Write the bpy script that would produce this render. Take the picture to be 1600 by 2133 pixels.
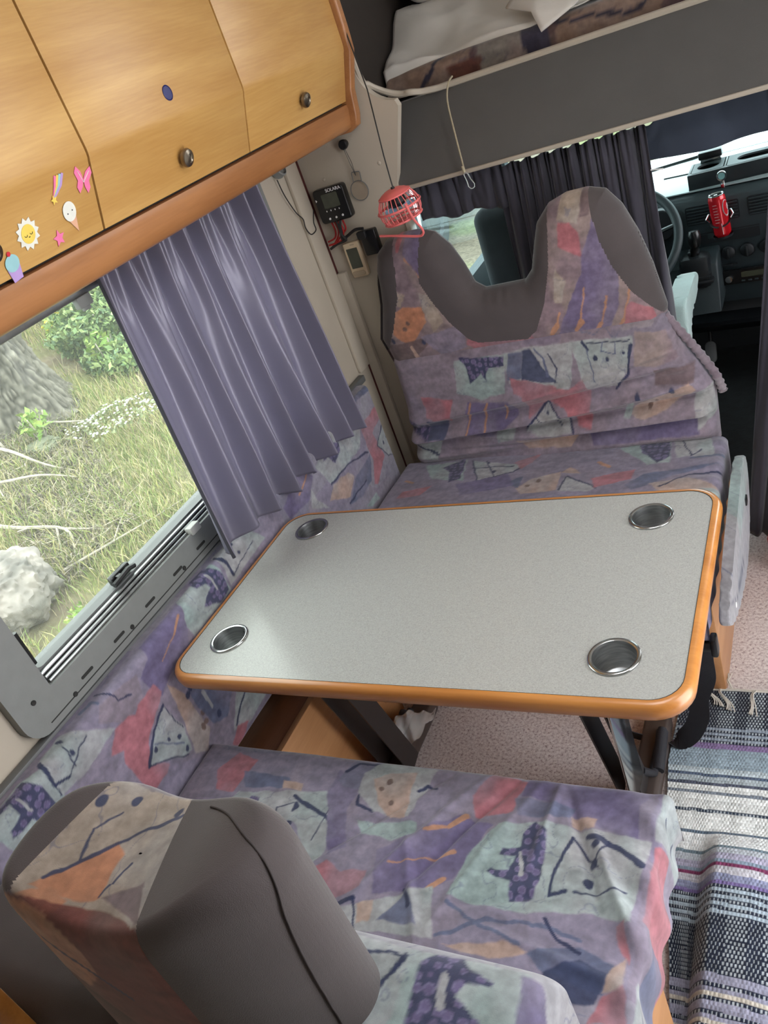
import bpy, bmesh, math, random
import numpy as np
from mathutils import Vector, Matrix, Euler
random.seed(4); rng = np.random.default_rng(7)
for o in list(bpy.data.objects): bpy.data.objects.remove(o)
SC = bpy.context.scene; COL = SC.collection
PI = math.pi

# ---------------------------------------------------------------- camera
cam = bpy.data.cameras.new('camera'); camo = bpy.data.objects.new('camera', cam); COL.objects.link(camo)
cam.sensor_fit = 'HORIZONTAL'; cam.sensor_width = 36; cam.lens = 36*1722.3/1600; cam.clip_start = 0.02; cam.clip_end = 200
_r = Vector((0.8664, 0.37897, -0.32516)); _d = Vector((-0.05306, -0.57762, -0.81458)); _f = Vector((-0.49652, 0.72301, -0.48034))
camo.matrix_world = Matrix(((_r.x, -_d.x, -_f.x, 0), (_r.y, -_d.y, -_f.y, 0), (_r.z, -_d.z, -_f.z, 1.67), (0, 0, 0, 1)))
SC.camera = camo
# ---------------------------------------------------------------- world, lights, exposure
SC.view_settings.view_transform = 'Standard'; SC.view_settings.look = 'None'
SC.view_settings.gamma = 1; SC.view_settings.use_curve_mapping = False
SC.view_settings.exposure = 1.0
W = bpy.data.worlds.new('overcast_sky'); SC.world = W; W.use_nodes = True
bg = W.node_tree.nodes['Background']; bg.inputs[0].default_value = (0.97, 0.975, 1.0, 1); bg.inputs[1].default_value = 3.6
def area(name, loc, rot, sx, sy, power, col=(1, 1, 1)):
    l = bpy.data.lights.new(name, 'AREA'); l.shape = 'RECTANGLE'; l.size = sx; l.size_y = sy; l.energy = power; l.color = col
    o = bpy.data.objects.new(name, l); COL.objects.link(o); o.location = loc; o.rotation_euler = rot; return o
#area('roof_hatch_daylight', (-0.2, 0.95, 1.965), (0, 0, 0), 0.5, 0.5, 3.0, (0.95, 0.98, 1.0))
#area('entrance_door_daylight', (0.74, 0.9, 1.15), (0, math.radians(90), 0), 1.3, 0.8, 10, (0.93, 0.97, 1.0))

# ---------------------------------------------------------------- helpers
def lin(c):
    return tuple(((x/255)/12.92 if x/255 <= 0.04045 else ((x/255+0.055)/1.055)**2.4) for x in c[:3])
def tag(o, label=None, cat=None, group=None, kind=None):
    if label: o['label'] = label
    if cat: o['category'] = cat
    if group: o['group'] = group
    if kind: o['kind'] = kind
    return o
def thing(name, label, cat, loc=(0, 0, 0), group=None):
    o = bpy.data.objects.new(name, None); COL.objects.link(o); o.location = loc; o.empty_display_size = 0.05
    return tag(o, label, cat, group)
def worldloc(p):
    v = Vector(p.location)
    return v + worldloc(p.parent) if p.parent else v
def obj(name, bm, m, parent=None, smooth=True, label=None, ang=0.7, origin=None):
    me = bpy.data.meshes.new(name)
    bmesh.ops.recalc_face_normals(bm, faces=bm.faces)
    bm.to_mesh(me); bm.free()
    off = worldloc(parent) if parent else (Vector(origin) if origin else Vector((0, 0, 0)))
    me.transform(Matrix.Translation(-off))
    o = bpy.data.objects.new(name, me); COL.objects.link(o)
    if parent: o.parent = parent
    else: o.location = off
    me.materials.append(m)
    if smooth:
        for p in me.polygons: p.use_smooth = True
        try: me.set_sharp_from_angle(angle=ang)
        except Exception: pass
    if label: o['label'] = label
    return o
def npobj(name, V, F, m, parent=None, colors=None, label=None, smooth=True):
    me = bpy.data.meshes.new(name)
    off = np.array(worldloc(parent)) if parent else np.zeros(3)
    V = np.asarray(V, float) - off
    me.from_pydata(V.tolist(), [], F if isinstance(F, list) else F.tolist())
    if colors is not None:
        a = me.color_attributes.new('Col', 'FLOAT_COLOR', 'POINT')
        c = np.ones((len(V), 4), np.float32); c[:, :3] = colors; a.data.foreach_set('color', c.ravel())
    if smooth: me.polygons.foreach_set('use_smooth', [True]*len(me.polygons))
    me.materials.append(m); me.update()
    o = bpy.data.objects.new(name, me); COL.objects.link(o)
    if parent: o.parent = parent
    if label: o['label'] = label
    return o
def struct(o): o['kind'] = 'structure'; return o
def NB(): return bmesh.new()
def box(bm, lo, hi, bev=0.0, M=None, seg=2):
    lo = Vector(lo); hi = Vector(hi)
    r = bmesh.ops.create_cube(bm, size=1, matrix=Matrix.Translation((lo+hi)/2) @ Matrix.Diagonal((hi.x-lo.x, hi.y-lo.y, hi.z-lo.z, 1)))
    vs = r['verts']
    if bev > 0:
        es = list({e for v in vs for e in v.link_edges})
        rr = bmesh.ops.bevel(bm, geom=es, offset=bev, segments=seg, affect='EDGES', profile=0.5)
        vs = list({v for f in rr['faces'] for v in f.verts} | {v for v in vs if v.is_valid})
        vs = [v for v in vs if v.is_valid]
    if M is not None: bmesh.ops.transform(bm, matrix=M, verts=vs)
    return vs
def prism(bm, pts, h0, h1, M=None, bev=0.0):
    # pts: 2D outline in local XY, extruded along local Z from h0 to h1
    vs = [bm.verts.new((p[0], p[1], h0)) for p in pts]
    f = bm.faces.new(vs)
    r = bmesh.ops.extrude_face_region(bm, geom=[f])
    nv = [g for g in r['geom'] if isinstance(g, bmesh.types.BMVert)]
    for v in nv: v.co.z = h1
    allv = vs+nv
    if bev > 0:
        es = [e for e in {e for v in allv for e in v.link_edges} if abs(e.verts[0].co.z-e.verts[1].co.z) < 1e-7]
        rr = bmesh.ops.bevel(bm, geom=es, offset=bev, segments=3, affect='EDGES', profile=0.5)
        allv = list({v for f in rr['faces'] for v in f.verts} | {v for v in allv if v.is_valid})
    if M is not None: bmesh.ops.transform(bm, matrix=M, verts=[v for v in allv if v.is_valid])
def tube(bm, pts, r, seg=8, closed=False, flat=None):
    pts = [Vector(p) for p in pts]; pts = [p for i, p in enumerate(pts) if i == 0 or (p-pts[i-1]).length > 1e-6]; n = len(pts); rings = []
    if isinstance(r, (list, tuple)): r = list(r)+[r[-1]]*(n-len(r))
    up = Vector((0, 0, 1)); prev = None
    for i, p in enumerate(pts):
        a = pts[(i-1) % n] if (i > 0 or closed) else p
        b = pts[(i+1) % n] if (i < n-1 or closed) else p
        t = (b-a).normalized()
        if prev is None:
            ref = up if abs(t.z) < 0.9 else Vector((1, 0, 0)); u = t.cross(ref).normalized()
        else: u = (prev-t*prev.dot(t)).normalized()
        prev = u; w = t.cross(u)
        rr = r[i] if isinstance(r, (list, tuple)) else r
        ring = []
        for k in range(seg):
            an = 2*PI*k/seg; c, s = math.cos(an), math.sin(an)
            if flat: s *= flat
            ring.append(bm.verts.new(p+u*(rr*c)+w*(rr*s)))
        rings.append(ring)
    m = n if closed else n-1
    for i in range(m):
        A, B_ = rings[i], rings[(i+1) % n]
        for k in range(seg): bm.faces.new((A[k], A[(k+1) % seg], B_[(k+1) % seg], B_[k]))
    if not closed: bm.faces.new(rings[0][::-1]); bm.faces.new(rings[-1])
def lathe(bm, prof, seg=32, M=None):
    # prof: [(r,z)] around local Z
    rings = []; new = []
    for r, z in prof:
        if r < 1e-6: v = bm.verts.new((0, 0, z)); rings.append([v]); new.append(v)
        else:
            g = [bm.verts.new((r*math.cos(2*PI*k/seg), r*math.sin(2*PI*k/seg), z)) for k in range(seg)]; rings.append(g); new += g
    for A, B_ in zip(rings[:-1], rings[1:]):
        for k in range(seg):
            a = [A[k % len(A)], A[(k+1) % seg % len(A)], B_[(k+1) % seg % len(B_)], B_[k % len(B_)]]
            u = []
            for v in a:
                if v not in u: u.append(v)
            if len(u) > 2: bm.faces.new(u)
    if M is not None: bmesh.ops.transform(bm, matrix=M, verts=new)
    return new
def cyl(bm, a, b, r, seg=20, r2=None):
    tube(bm, [a, b], [r, r if r2 is None else r2], seg)
def rrect(w, h, r, n=6):
    o = []
    for cx, cy, a0 in ((w/2-r, h/2-r, 0), (-w/2+r, h/2-r, 90), (-w/2+r, -h/2+r, 180), (w/2-r, -h/2+r, 270)):
        for k in range(n+1):
            a = math.radians(a0+90*k/n); o.append((cx+r*math.cos(a), cy+r*math.sin(a)))
    return o
def frame(o, x, y, z=None):
    # 4x4 matrix with local x,y axes
    x = Vector(x).normalized(); y = Vector(y); y = (y-x*y.dot(x)).normalized(); z = x.cross(y)
    return Matrix(((x.x, y.x, z.x, o[0]), (x.y, y.y, z.y, o[1]), (x.z, y.z, z.z, o[2]), (0, 0, 0, 1)))
def text(name, s, size, M, m, parent, depth=0.0006, align='CENTER'):
    c = bpy.data.curves.new(name, 'FONT'); c.body = s; c.size = size; c.extrude = depth; c.align_x = align; c.align_y = 'CENTER'
    t = bpy.data.objects.new(name, c); COL.objects.link(t); bpy.context.view_layer.update()
    me = bpy.data.meshes.new_from_object(t.evaluated_get(bpy.context.evaluated_depsgraph_get()))
    bpy.data.objects.remove(t)
    me.transform(M); 
    if parent: me.transform(Matrix.Translation(-worldloc(parent)))
    me.materials.clear(); me.materials.append(m)
    o = bpy.data.objects.new(name, me); COL.objects.link(o); o.parent = parent
    return o
def catmull(P, n=8):
    P = [Vector(p) for p in P]; o = []
    for i in range(len(P)-1):
        p0 = P[max(i-1, 0)]; p1 = P[i]; p2 = P[i+1]; p3 = P[min(i+2, len(P)-1)]
        for k in range(n):
            t = k/n
            o.append(0.5*((2*p1)+(p2-p0)*t+(2*p0-5*p1+4*p2-p3)*t*t+(3*p1-p0-3*p2+p3)*t**3))
    o.append(P[-1]); return o

# numpy noise
def _h(i, j, s):
    x = np.sin(i*127.1+j*311.7+s*74.7)*43758.5453
    return x-np.floor(x)
def vnoise(u, v, s=0):
    i = np.floor(u); j = np.floor(v); a = u-i; b = v-j; a = a*a*(3-2*a); b = b*b*(3-2*b)
    return (_h(i, j, s)*(1-a)+_h(i+1, j, s)*a)*(1-b)+(_h(i, j+1, s)*(1-a)+_h(i+1, j+1, s)*a)*b
def fbm(u, v, s=0, o=3):
    r = 0; a = 0.5; t = 0
    for k in range(o): r = r+a*vnoise(u*2**k, v*2**k, s+k*9.1); t += a; a *= 0.5
    return r/t
def sstep(a, b, x): t = np.clip((x-a)/(b-a), 0, 1); return t*t*(3-2*t)

# ---------------------------------------------------------------- materials
def mat(name, c, rough=0.6, metal=0.0, noise=0.0, nscale=20, bump=0.0, bscale=200, spec=0.5, coat=0.0, sheen=0.0, trans=0.0, stretch=None, c2=None, emit=None, alpha=None):
    m = bpy.data.materials.new(name); m.use_nodes = True; nt = m.node_tree; N = nt.nodes; L = nt.links; b = N['Principled BSDF']
    c = lin(c); b.inputs['Base Color'].default_value = (*c, 1); b.inputs['Roughness'].default_value = rough; b.inputs['Metallic'].default_value = metal
    b.inputs['Specular IOR Level'].default_value = spec; b.inputs['Coat Weight'].default_value = coat
    b.inputs['Sheen Weight'].default_value = sheen; b.inputs['Sheen Roughness'].default_value = 0.4
    tc = N.new('ShaderNodeTexCoord'); mp = N.new('ShaderNodeMapping'); L.new(tc.outputs['Object'], mp.inputs[0])
    if stretch: mp.inputs['Scale'].default_value = stretch
    if noise > 0 or c2:
        n = N.new('ShaderNodeTexNoise'); n.inputs['Scale'].default_value = nscale; n.inputs['Detail'].default_value = 4; L.new(mp.outputs[0], n.inputs[0])
        r = N.new('ShaderNodeValToRGB'); L.new(n.outputs['Fac'], r.inputs[0])
        k = lin(c2) if c2 else tuple(x*(1-noise) for x in c)
        r.color_ramp.elements[0].color = (*k, 1); r.color_ramp.elements[1].color = (*(tuple(min(1, x*(1+noise)) for x in c)), 1)
        r.color_ramp.elements[0].position = 0.35; r.color_ramp.elements[1].position = 0.65
        L.new(r.outputs[0], b.inputs['Base Color'])
    if bump > 0:
        n2 = N.new('ShaderNodeTexNoise'); n2.inputs['Scale'].default_value = bscale; n2.inputs['Detail'].default_value = 2; L.new(mp.outputs[0], n2.inputs[0])
        bp = N.new('ShaderNodeBump'); bp.inputs['Strength'].default_value = bump; bp.inputs['Distance'].default_value = 0.002
        L.new(n2.outputs['Fac'], bp.inputs['Height']); L.new(bp.outputs[0], b.inputs['Normal'])
    if trans > 0:
        t = N.new('ShaderNodeBsdfTranslucent'); t.inputs[0].default_value = (*c, 1)
        mx = N.new('ShaderNodeMixShader'); mx.inputs[0].default_value = trans; L.new(b.outputs[0], mx.inputs[1]); L.new(t.outputs[0], mx.inputs[2])
        L.new(mx.outputs[0], N['Material Output'].inputs[0])
    if emit: b.inputs['Emission Color'].default_value = (*lin(emit[:3]), 1); b.inputs['Emission Strength'].default_value = emit[3]
    return m
def wood(name, c1, c2, rough=0.35, axis=1, scale=6, coat=0.25):
    # grain runs along `axis`
    m = bpy.data.materials.new(name); m.use_nodes = True; nt = m.node_tree; N = nt.nodes; L = nt.links; b = N['Principled BSDF']
    tc = N.new('ShaderNodeTexCoord'); mp = N.new('ShaderNodeMapping'); L.new(tc.outputs['Object'], mp.inputs[0])
    s = [6.0, 6.0, 6.0]; s[axis] = 0.9; mp.inputs['Scale'].default_value = s
    n = N.new('ShaderNodeTexNoise'); n.inputs['Scale'].default_value = scale*0.35; n.inputs['Detail'].default_value = 5; n.inputs['Distortion'].default_value = 0.6; L.new(mp.outputs[0], n.inputs[0])
    mp2 = N.new('ShaderNodeMapping'); L.new(tc.outputs['Object'], mp2.inputs[0]); s = [240.0, 240.0, 240.0]; s[axis] = 14; mp2.inputs['Scale'].default_value = s
    n2 = N.new('ShaderNodeTexNoise'); n2.inputs['Scale'].default_value = 1.0; n2.inputs['Detail'].default_value = 2; L.new(mp2.outputs[0], n2.inputs[0])
    mx = N.new('ShaderNodeMath'); mx.operation = 'MULTIPLY_ADD'; L.new(n2.outputs['Fac'], mx.inputs[0]); mx.inputs[1].default_value = 0.28; L.new(n.outputs['Fac'], mx.inputs[2])
    r = N.new('ShaderNodeValToRGB'); L.new(mx.outputs[0], r.inputs[0])
    r.color_ramp.elements[0].position = 0.45; r.color_ramp.elements[1].position = 0.85
    r.color_ramp.elements[0].color = (*lin(c1), 1); r.color_ramp.elements[1].color = (*lin(c2), 1)
    L.new(r.outputs[0], b.inputs['Base Color']); b.inputs['Roughness'].default_value = rough; b.inputs['Coat Weight'].default_value = coat; b.inputs['Coat Roughness'].default_value = 0.25
    return m
def colmat(name, rough=0.9, weave=900, wstr=0.25, sheen=0.3, spec=0.2, mott=0.18, mscale=60):
    m = bpy.data.materials.new(name); m.use_nodes = True; nt = m.node_tree; N = nt.nodes; L = nt.links; b = N['Principled BSDF']
    a = N.new('ShaderNodeVertexColor'); a.layer_name = 'Col'
    tc = N.new('ShaderNodeTexCoord'); n = N.new('ShaderNodeTexNoise'); n.inputs['Scale'].default_value = mscale; n.inputs['Detail'].default_value = 6; L.new(tc.outputs['Object'], n.inputs[0])
    mr = N.new('ShaderNodeMapRange'); mr.inputs['From Min'].default_value = 0.3; mr.inputs['From Max'].default_value = 0.7
    mr.inputs['To Min'].default_value = 1-mott; mr.inputs['To Max'].default_value = 1+mott; L.new(n.outputs['Fac'], mr.inputs[0])
    vm = N.new('ShaderNodeVectorMath'); vm.operation = 'SCALE'; L.new(a.outputs[0], vm.inputs[0]); L.new(mr.outputs[0], vm.inputs['Scale'])
    L.new(vm.outputs[0], b.inputs['Base Color'])
    n2 = N.new('ShaderNodeTexNoise'); n2.inputs['Scale'].default_value = weave; L.new(tc.outputs['Object'], n2.inputs[0])
    bp = N.new('ShaderNodeBump'); bp.inputs['Strength'].default_value = wstr; bp.inputs['Distance'].default_value = 0.001; L.new(n2.outputs['Fac'], bp.inputs['Height']); L.new(bp.outputs[0], b.inputs['Normal'])
    b.inputs['Roughness'].default_value = rough; b.inputs['Sheen Weight'].default_value = sheen; b.inputs['Specular IOR Level'].default_value = spec
    return m
def glass(name, tint=(235, 245, 240), veil=0.0):
    m = bpy.data.materials.new(name); m.use_nodes = True; nt = m.node_tree; N = nt.nodes; L = nt.links
    t = N.new('ShaderNodeBsdfTransparent'); t.inputs[0].default_value = (*lin(tint), 1); g = N.new('ShaderNodeBsdfGlossy'); g.inputs['Roughness'].default_value = 0.02
    lw = N.new('ShaderNodeLayerWeight'); lw.inputs[0].default_value = 0.5
    pw = N.new('ShaderNodeMath'); pw.operation = 'POWER'; L.new(lw.outputs['Facing'], pw.inputs[0]); pw.inputs[1].default_value = 5
    fr = N.new('ShaderNodeMath'); fr.operation = 'MULTIPLY_ADD'; L.new(pw.outputs[0], fr.inputs[0]); fr.inputs[1].default_value = 0.5; fr.inputs[2].default_value = 0.006
    mx = N.new('ShaderNodeMixShader'); L.new(fr.outputs[0], mx.inputs[0]); L.new(t.outputs[0], mx.inputs[1]); L.new(g.outputs[0], mx.inputs[2])
    if veil:
        tr = N.new('ShaderNodeBsdfTranslucent'); tr.inputs[0].default_value = (0.9, 0.95, 0.92, 1); m2 = N.new('ShaderNodeMixShader'); m2.inputs[0].default_value = veil
        L.new(mx.outputs[0], m2.inputs[1]); L.new(tr.outputs[0], m2.inputs[2]); mx = m2
    L.new(mx.outputs[0], N['Material Output'].inputs[0])
    return m
M_wall = mat('beige_wall_panel', (178, 168, 152), 0.55, noise=0.05, nscale=3, bump=0.05)
M_walll = mat('pale_grey_wall_panel', (172, 172, 168), 0.55, noise=0.04, nscale=3, bump=0.08, bscale=400)
M_ceil = mat('white_ceiling_panel', (205, 203, 196), 0.6, noise=0.03)
M_trim = mat('beige_plastic_trim', (170, 160, 145), 0.4, noise=0.03)
M_dark = mat('black_rubber', (22, 22, 24), 0.5, noise=0.1)
M_gap = mat('dark_red_gap_seal', (70, 22, 20), 0.7, noise=0.15, nscale=30)
M_frame = mat('grey_window_plastic', (122, 124, 122), 0.5, noise=0.03, nscale=40, bump=0.08, bscale=700)
M_frame2 = mat('grey_window_plastic_darker', (98, 100, 100), 0.5, noise=0.03)
M_alu = mat('brushed_aluminium_rail', (150, 152, 152), 0.3, 0.9, noise=0.08, nscale=60)
M_slot = mat('dark_slot', (38, 38, 36), 0.8, noise=0.1)
M_door = wood('beech_door_veneer', (180, 134, 72), (208, 166, 100), 0.4, 1, 5)
M_doorband = wood('beech_solid_trim', (140, 90, 50), (168, 114, 68), 0.4, 1, 8)
M_oak = wood('orange_lacquered_beech', (172, 110, 52), (200, 136, 70), 0.28, 0, 8, 0.5)
M_panelwood = wood('pale_beech_board', (176, 124, 80), (204, 152, 104), 0.45, 1, 5)
M_panelwood2 = wood('brown_beech_board', (118, 74, 46), (146, 94, 60), 0.45, 1, 5)
M_chrome = mat('polished_steel', (190, 192, 192), 0.16, 1.0, noise=0.05, nscale=8)
M_steel = mat('brushed_steel_cup', (170, 172, 172), 0.4, 1.0, noise=0.2, nscale=30, stretch=(1, 1, 8))
M_nickel = mat('satin_nickel', (150, 140, 125), 0.3, 1.0, noise=0.08)
M_curt = mat('lilac_grey_satin', (146, 142, 162), 0.34, 0.12, noise=0.06, nscale=4, bump=0.10, bscale=900, sheen=0.3, trans=0.45, spec=0.9)
M_hem = mat('dark_curtain_hem', (52, 52, 60), 0.8, noise=0.1)
M_cabc = mat('dark_purple_grey_curtain', (56, 54, 64), 0.85, noise=0.1, nscale=8, bump=0.2, bscale=800, sheen=0.3)
M_cabc2 = mat('dark_blue_valance_cloth', (44, 52, 66), 0.85, noise=0.1, nscale=8, bump=0.2, bscale=800, sheen=0.3)
M_overcab = mat('charcoal_felt_panel', (84, 82, 80), 0.95, noise=0.05, nscale=6, bump=0.35, bscale=900, sheen=0.4)
M_greyup = mat('grey_velour', (77, 70, 70), 0.92, noise=0.07, nscale=9, bump=0.3, bscale=900, sheen=0.35)
M_print = colmat('abstract_print_upholstery')
M_rug = colmat('woven_rag_rug', 0.95, 500, 0.4, 0.2, 0.1, 0.12, 200)
M_brown = mat('brown_painted_metal', (72, 62, 58), 0.45, noise=0.05)
M_blackm = mat('black_painted_metal', (42, 38, 38), 0.4, noise=0.08)
M_strap = mat('black_belt_webbing', (34, 34, 40), 0.7, noise=0.08, nscale=80, bump=0.4, bscale=500)
M_blackp = mat('black_glossy_plastic', (18, 18, 19), 0.3, noise=0.1)
M_lcd = mat('grey_lcd_glass', (62, 66, 56), 0.12, noise=0.12, nscale=30)
M_white = mat('white_print', (220, 220, 220), 0.6, noise=0.02)
M_cream = mat('cream_plastic', (200, 180, 150), 0.4, noise=0.03)
M_creamb = mat('cream_button_plastic', (165, 148, 125), 0.4, noise=0.03)
M_red = mat('red_wire_insulation', (150, 24, 24), 0.4, noise=0.05)
M_pinkp = mat('coral_pink_plastic', (226, 112, 110), 0.4, noise=0.04)
M_dash = mat('dark_teal_grey_dashboard', (44, 54, 58), 0.55, noise=0.06, nscale=20, bump=0.3, bscale=500)
M_dash2 = mat('black_dashboard_plastic', (24, 28, 32), 0.45, noise=0.08, nscale=20, bump=0.2, bscale=500)
M_mat = mat('black_floor_mat', (20, 24, 26), 0.8, noise=0.4, nscale=25, bump=0.6, bscale=120)
M_glass = glass('acrylic_glass_added_haze', (232, 238, 234), veil=0.02); M_lens = glass('clear_lens', (250, 248, 246)); M_glass2 = glass('windscreen_glass', (225, 240, 240))  # pane veil is an added haze that washes out the view
M_sheet = mat('white_cotton_sheet', (205, 200, 192), 0.9, noise=0.03, nscale=10, bump=0.2, bscale=60, sheen=0.2)
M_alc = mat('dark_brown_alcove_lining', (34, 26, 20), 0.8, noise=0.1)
M_rope = mat('beige_cord', (165, 155, 130), 0.8, noise=0.08, nscale=200)
M_fringe = mat('off_white_cotton_fringe', (205, 200, 190), 0.9, noise=0.05, nscale=100)
M_pad = mat('pale_grey_velour_armrest', (165, 185, 182), 0.9, noise=0.08, nscale=12, bump=0.5, bscale=300, sheen=0.5)
def speckled(name, cols, scale, rough, bump=0.0):
    m = bpy.data.materials.new(name); m.use_nodes = True; nt = m.node_tree; N = nt.nodes; L = nt.links; b = N['Principled BSDF']
    tc = N.new('ShaderNodeTexCoord'); n = N.new('ShaderNodeTexNoise'); n.inputs['Scale'].default_value = scale; n.inputs['Detail'].default_value = 3; n.inputs['Roughness'].default_value = 0.8; L.new(tc.outputs['Object'], n.inputs[0])
    r = N.new('ShaderNodeValToRGB'); e = r.color_ramp.elements; e[0].position = 0.32; e[1].position = 0.68
    e[0].color = (*lin(cols[0]), 1); e[1].color = (*lin(cols[-1]), 1)
    for i, c in enumerate(cols[1:-1]):
        k = e.new(0.32+0.36*(i+1)/(len(cols)-1)); k.color = (*lin(c), 1)
    L.new(n.outputs['Fac'], r.inputs[0]); L.new(r.outputs[0], b.inputs['Base Color']); b.inputs['Roughness'].default_value = rough
    if bump:
        bp = N.new('ShaderNodeBump'); bp.inputs['Strength'].default_value = bump; bp.inputs['Distance'].default_value = 0.001; L.new(n.outputs['Fac'], bp.inputs['Height']); L.new(bp.outputs[0], b.inputs['Normal'])
    return m
M_top = speckled('grey_speckled_laminate', [(150, 151, 147), (164, 165, 161), (170, 171, 167), (182, 183, 178)], 420, 0.27)
M_floor = speckled('pink_grey_speckled_vinyl', [(126, 100, 104), (204, 192, 191), (226, 218, 216), (238, 233, 230)], 130, 0.6, 0.15)

# ---------------------------------------------------------------- printed upholstery
PAL = {k: lin(v) for k, v in dict(lil=(126, 120, 138), mauve=(128, 118, 129), mauve2=(124, 109, 117), cream=(152, 153, 155), teal=(140, 158, 156), pink=(160, 100, 108),
    purple=(100, 92, 124), slate=(88, 95, 120), navy=(40, 47, 76), navyd=(50, 58, 86), peach=(166, 142, 130), brown=(104, 86, 80), orange=(168, 126, 100),
    orangep=(176, 122, 92), brownm=(96, 82, 82), beige=(156, 144, 132), redb=(112, 62, 54), darkb=(70, 50, 42)).items()}
def inpoly(u, v, P):
    n = len(P); r = np.zeros(len(u), bool); j = n-1
    for i in range(n):
        xi, yi = P[i]; xj, yj = P[j]
        if yi != yj:
            c = ((yi > v) != (yj > v)) & (u < (xj-xi)*(v-yi)/(yj-yi)+xi); r ^= c
        j = i
    return r
def segd(u, v, P):
    d = np.full(len(u), 9.0)
    for (ax, ay), (bx, by) in zip(P[:-1], P[1:]):
        dx, dy = bx-ax, by-ay; L2 = dx*dx+dy*dy+1e-12
        t = np.clip(((u-ax)*dx+(v-ay)*dy)/L2, 0, 1); d = np.minimum(d, np.hypot(u-ax-t*dx, v-ay-t*dy))
    return d
def paint(u, v, art, base='mauve', seed=0.0):
    u = np.asarray(u, float); v = np.asarray(v, float); n = len(u)
    wu = u+0.0045*(fbm(u*42, v*42, 3+seed)-0.5)*2; wv = v+0.0045*(fbm(u*42, v*42, 8+seed)-0.5)*2
    # muted patchwork under the motifs
    cols = np.array([PAL['mauve'], PAL['lil'], PAL['cream'], PAL['purple'], PAL['mauve2'], PAL['lil'], PAL['slate'], PAL['mauve']])
    best = np.full(n, 9.0); idx = np.zeros(n, int); S = 0.13
    gi = np.floor(wu/S); gj = np.floor(wv/S)
    for a in (-1, 0, 1):
        for b in (-1, 0, 1):
            ci, cj = gi+a, gj+b
            px = (ci+_h(ci, cj, 1+seed))*S; py = (cj+_h(ci, cj, 2+seed))*S
            d = np.maximum(abs(wu-px), abs(wv-py)); k = (_h(ci, cj, 5+seed)*8).astype(int) % 8
            m = d < best; best = np.where(m, d, best); idx = np.where(m, k, idx)
    c = 0.28*cols[idx]+0.72*np.array(PAL[base])
    st = fbm(u*22, v*60, 11+seed)[:, None]
    # thin ink contours and washes
    q = fbm(wu*9+seed, wv*9, 51); ink = (1-sstep(0.004, 0.011, np.abs(q-0.5)))*sstep(0.5, 0.62, fbm(u*5, v*5, 61+seed))*0.6
    wash = 0.30*sstep(0.5, 0.8, fbm(wu*11, wv*7, 71+seed))
    c = c*(1-wash[:, None])+wash[:, None]*np.array(PAL['cream'])
    c = c*(1-ink[:, None])+ink[:, None]*np.array(PAL['slate'])
    for kind, col, w, P in art:
        Pa = np.array(P); mar = 0.03
        bb = (wu > Pa[:, 0].min()-mar) & (wu < Pa[:, 0].max()+mar) & (wv > Pa[:, 1].min()-mar) & (wv < Pa[:, 1].max()+mar)
        ii = np.nonzero(bb)[0]
        if not len(ii): continue
        uu, vv = wu[ii], wv[ii]
        if kind in 'pg':
            k = inpoly(uu, vv, P); d = segd(uu, vv, list(P)+[P[0]]); al = np.where(k, 0.5+0.5*sstep(0, 0.0016, d), 0.5*(1-sstep(0, 0.0016, d)))
        elif kind == 'l':
            ww = w*(0.28+0.30*vnoise(uu*30, vv*30, 4)); al = 1-sstep(ww-0.0010, ww+0.0012, segd(uu, vv, P))
        else:
            al = np.zeros(len(ii))
            for q_ in P: al = np.maximum(al, 1-sstep(w*0.55, w*0.55+0.003, np.hypot((uu-q_[0])*1.3, vv-q_[1])+0.008*(vnoise(uu*90, vv*90, 2)-0.5)))
        keep = al > 0.01; ii = ii[keep]; al = al[keep]
        if not len(ii): continue
        sh_ = st[ii]; cc = np.array(PAL[col])[None, :]*(0.72+0.56*sh_)
        if kind == 'g':
            G = 0.017; uu, vv = u[ii], v[ii]; bd = np.full(len(ii), 9.0)
            gi2 = np.floor(uu/G); gj2 = np.floor(vv/G)
            for a in (-1, 0, 1):
                for b in (-1, 0, 1):
                    ci, cj = gi2+a, gj2+b
                    d = np.hypot(uu-(ci+0.2+0.6*_h(ci, cj, 6))*G, vv-(cj+0.2+0.6*_h(ci, cj, 7))*G)/(0.6+0.6*_h(ci, cj, 9)); bd = np.minimum(bd, d)
            f = sstep(0.0055, 0.0080, bd)[:, None]; rim = (np.exp(-((bd-0.0055)/0.0009)**2)*0.5)[:, None]
            cc = (1-f)*np.array(lin((96, 86, 122)))*(0.7+0.5*sh_)+f*np.array(lin((52, 54, 84))); cc = cc*(1-rim)+rim*np.array(lin((122, 116, 148)))
        elif kind == 'p':
            nb_ = {'cream': 'teal', 'teal': 'cream', 'lil': 'mauve', 'mauve': 'lil', 'mauve2': 'beige', 'purple': 'lil', 'pink': 'mauve', 'peach': 'cream', 'slate': 'lil', 'navyd': 'slate', 'orangep': 'beige', 'redb': 'brown', 'brownm': 'mauve2', 'beige': 'cream', 'darkb': 'redb'}.get(col, col)
            f = 0.55*sstep(0.38, 0.75, fbm(wu[ii]*13, wv[ii]*9, 21+len(P)))[:, None]
            cc = cc*(1-f)+f*np.array(PAL[nb_])*(0.8+0.4*sh_)
            if col in ('cream', 'teal', 'beige'):
                k2 = ink2 = (1-sstep(0.003, 0.009, np.abs(fbm(wu[ii]*16, wv[ii]*16, 33)-0.5)))[:, None]*0.45; cc = cc*(1-k2)+k2*np.array(PAL['slate'])
        al = al[:, None]*(0.93 if kind == 'p' else 0.95); c[ii] = c[ii]*(1-al)+al*cc
    # fine brush grain
    c = c*(0.9+0.2*fbm(u*180, v*180, 31)[:, None])
    return np.clip(c, 0, 1)

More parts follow.
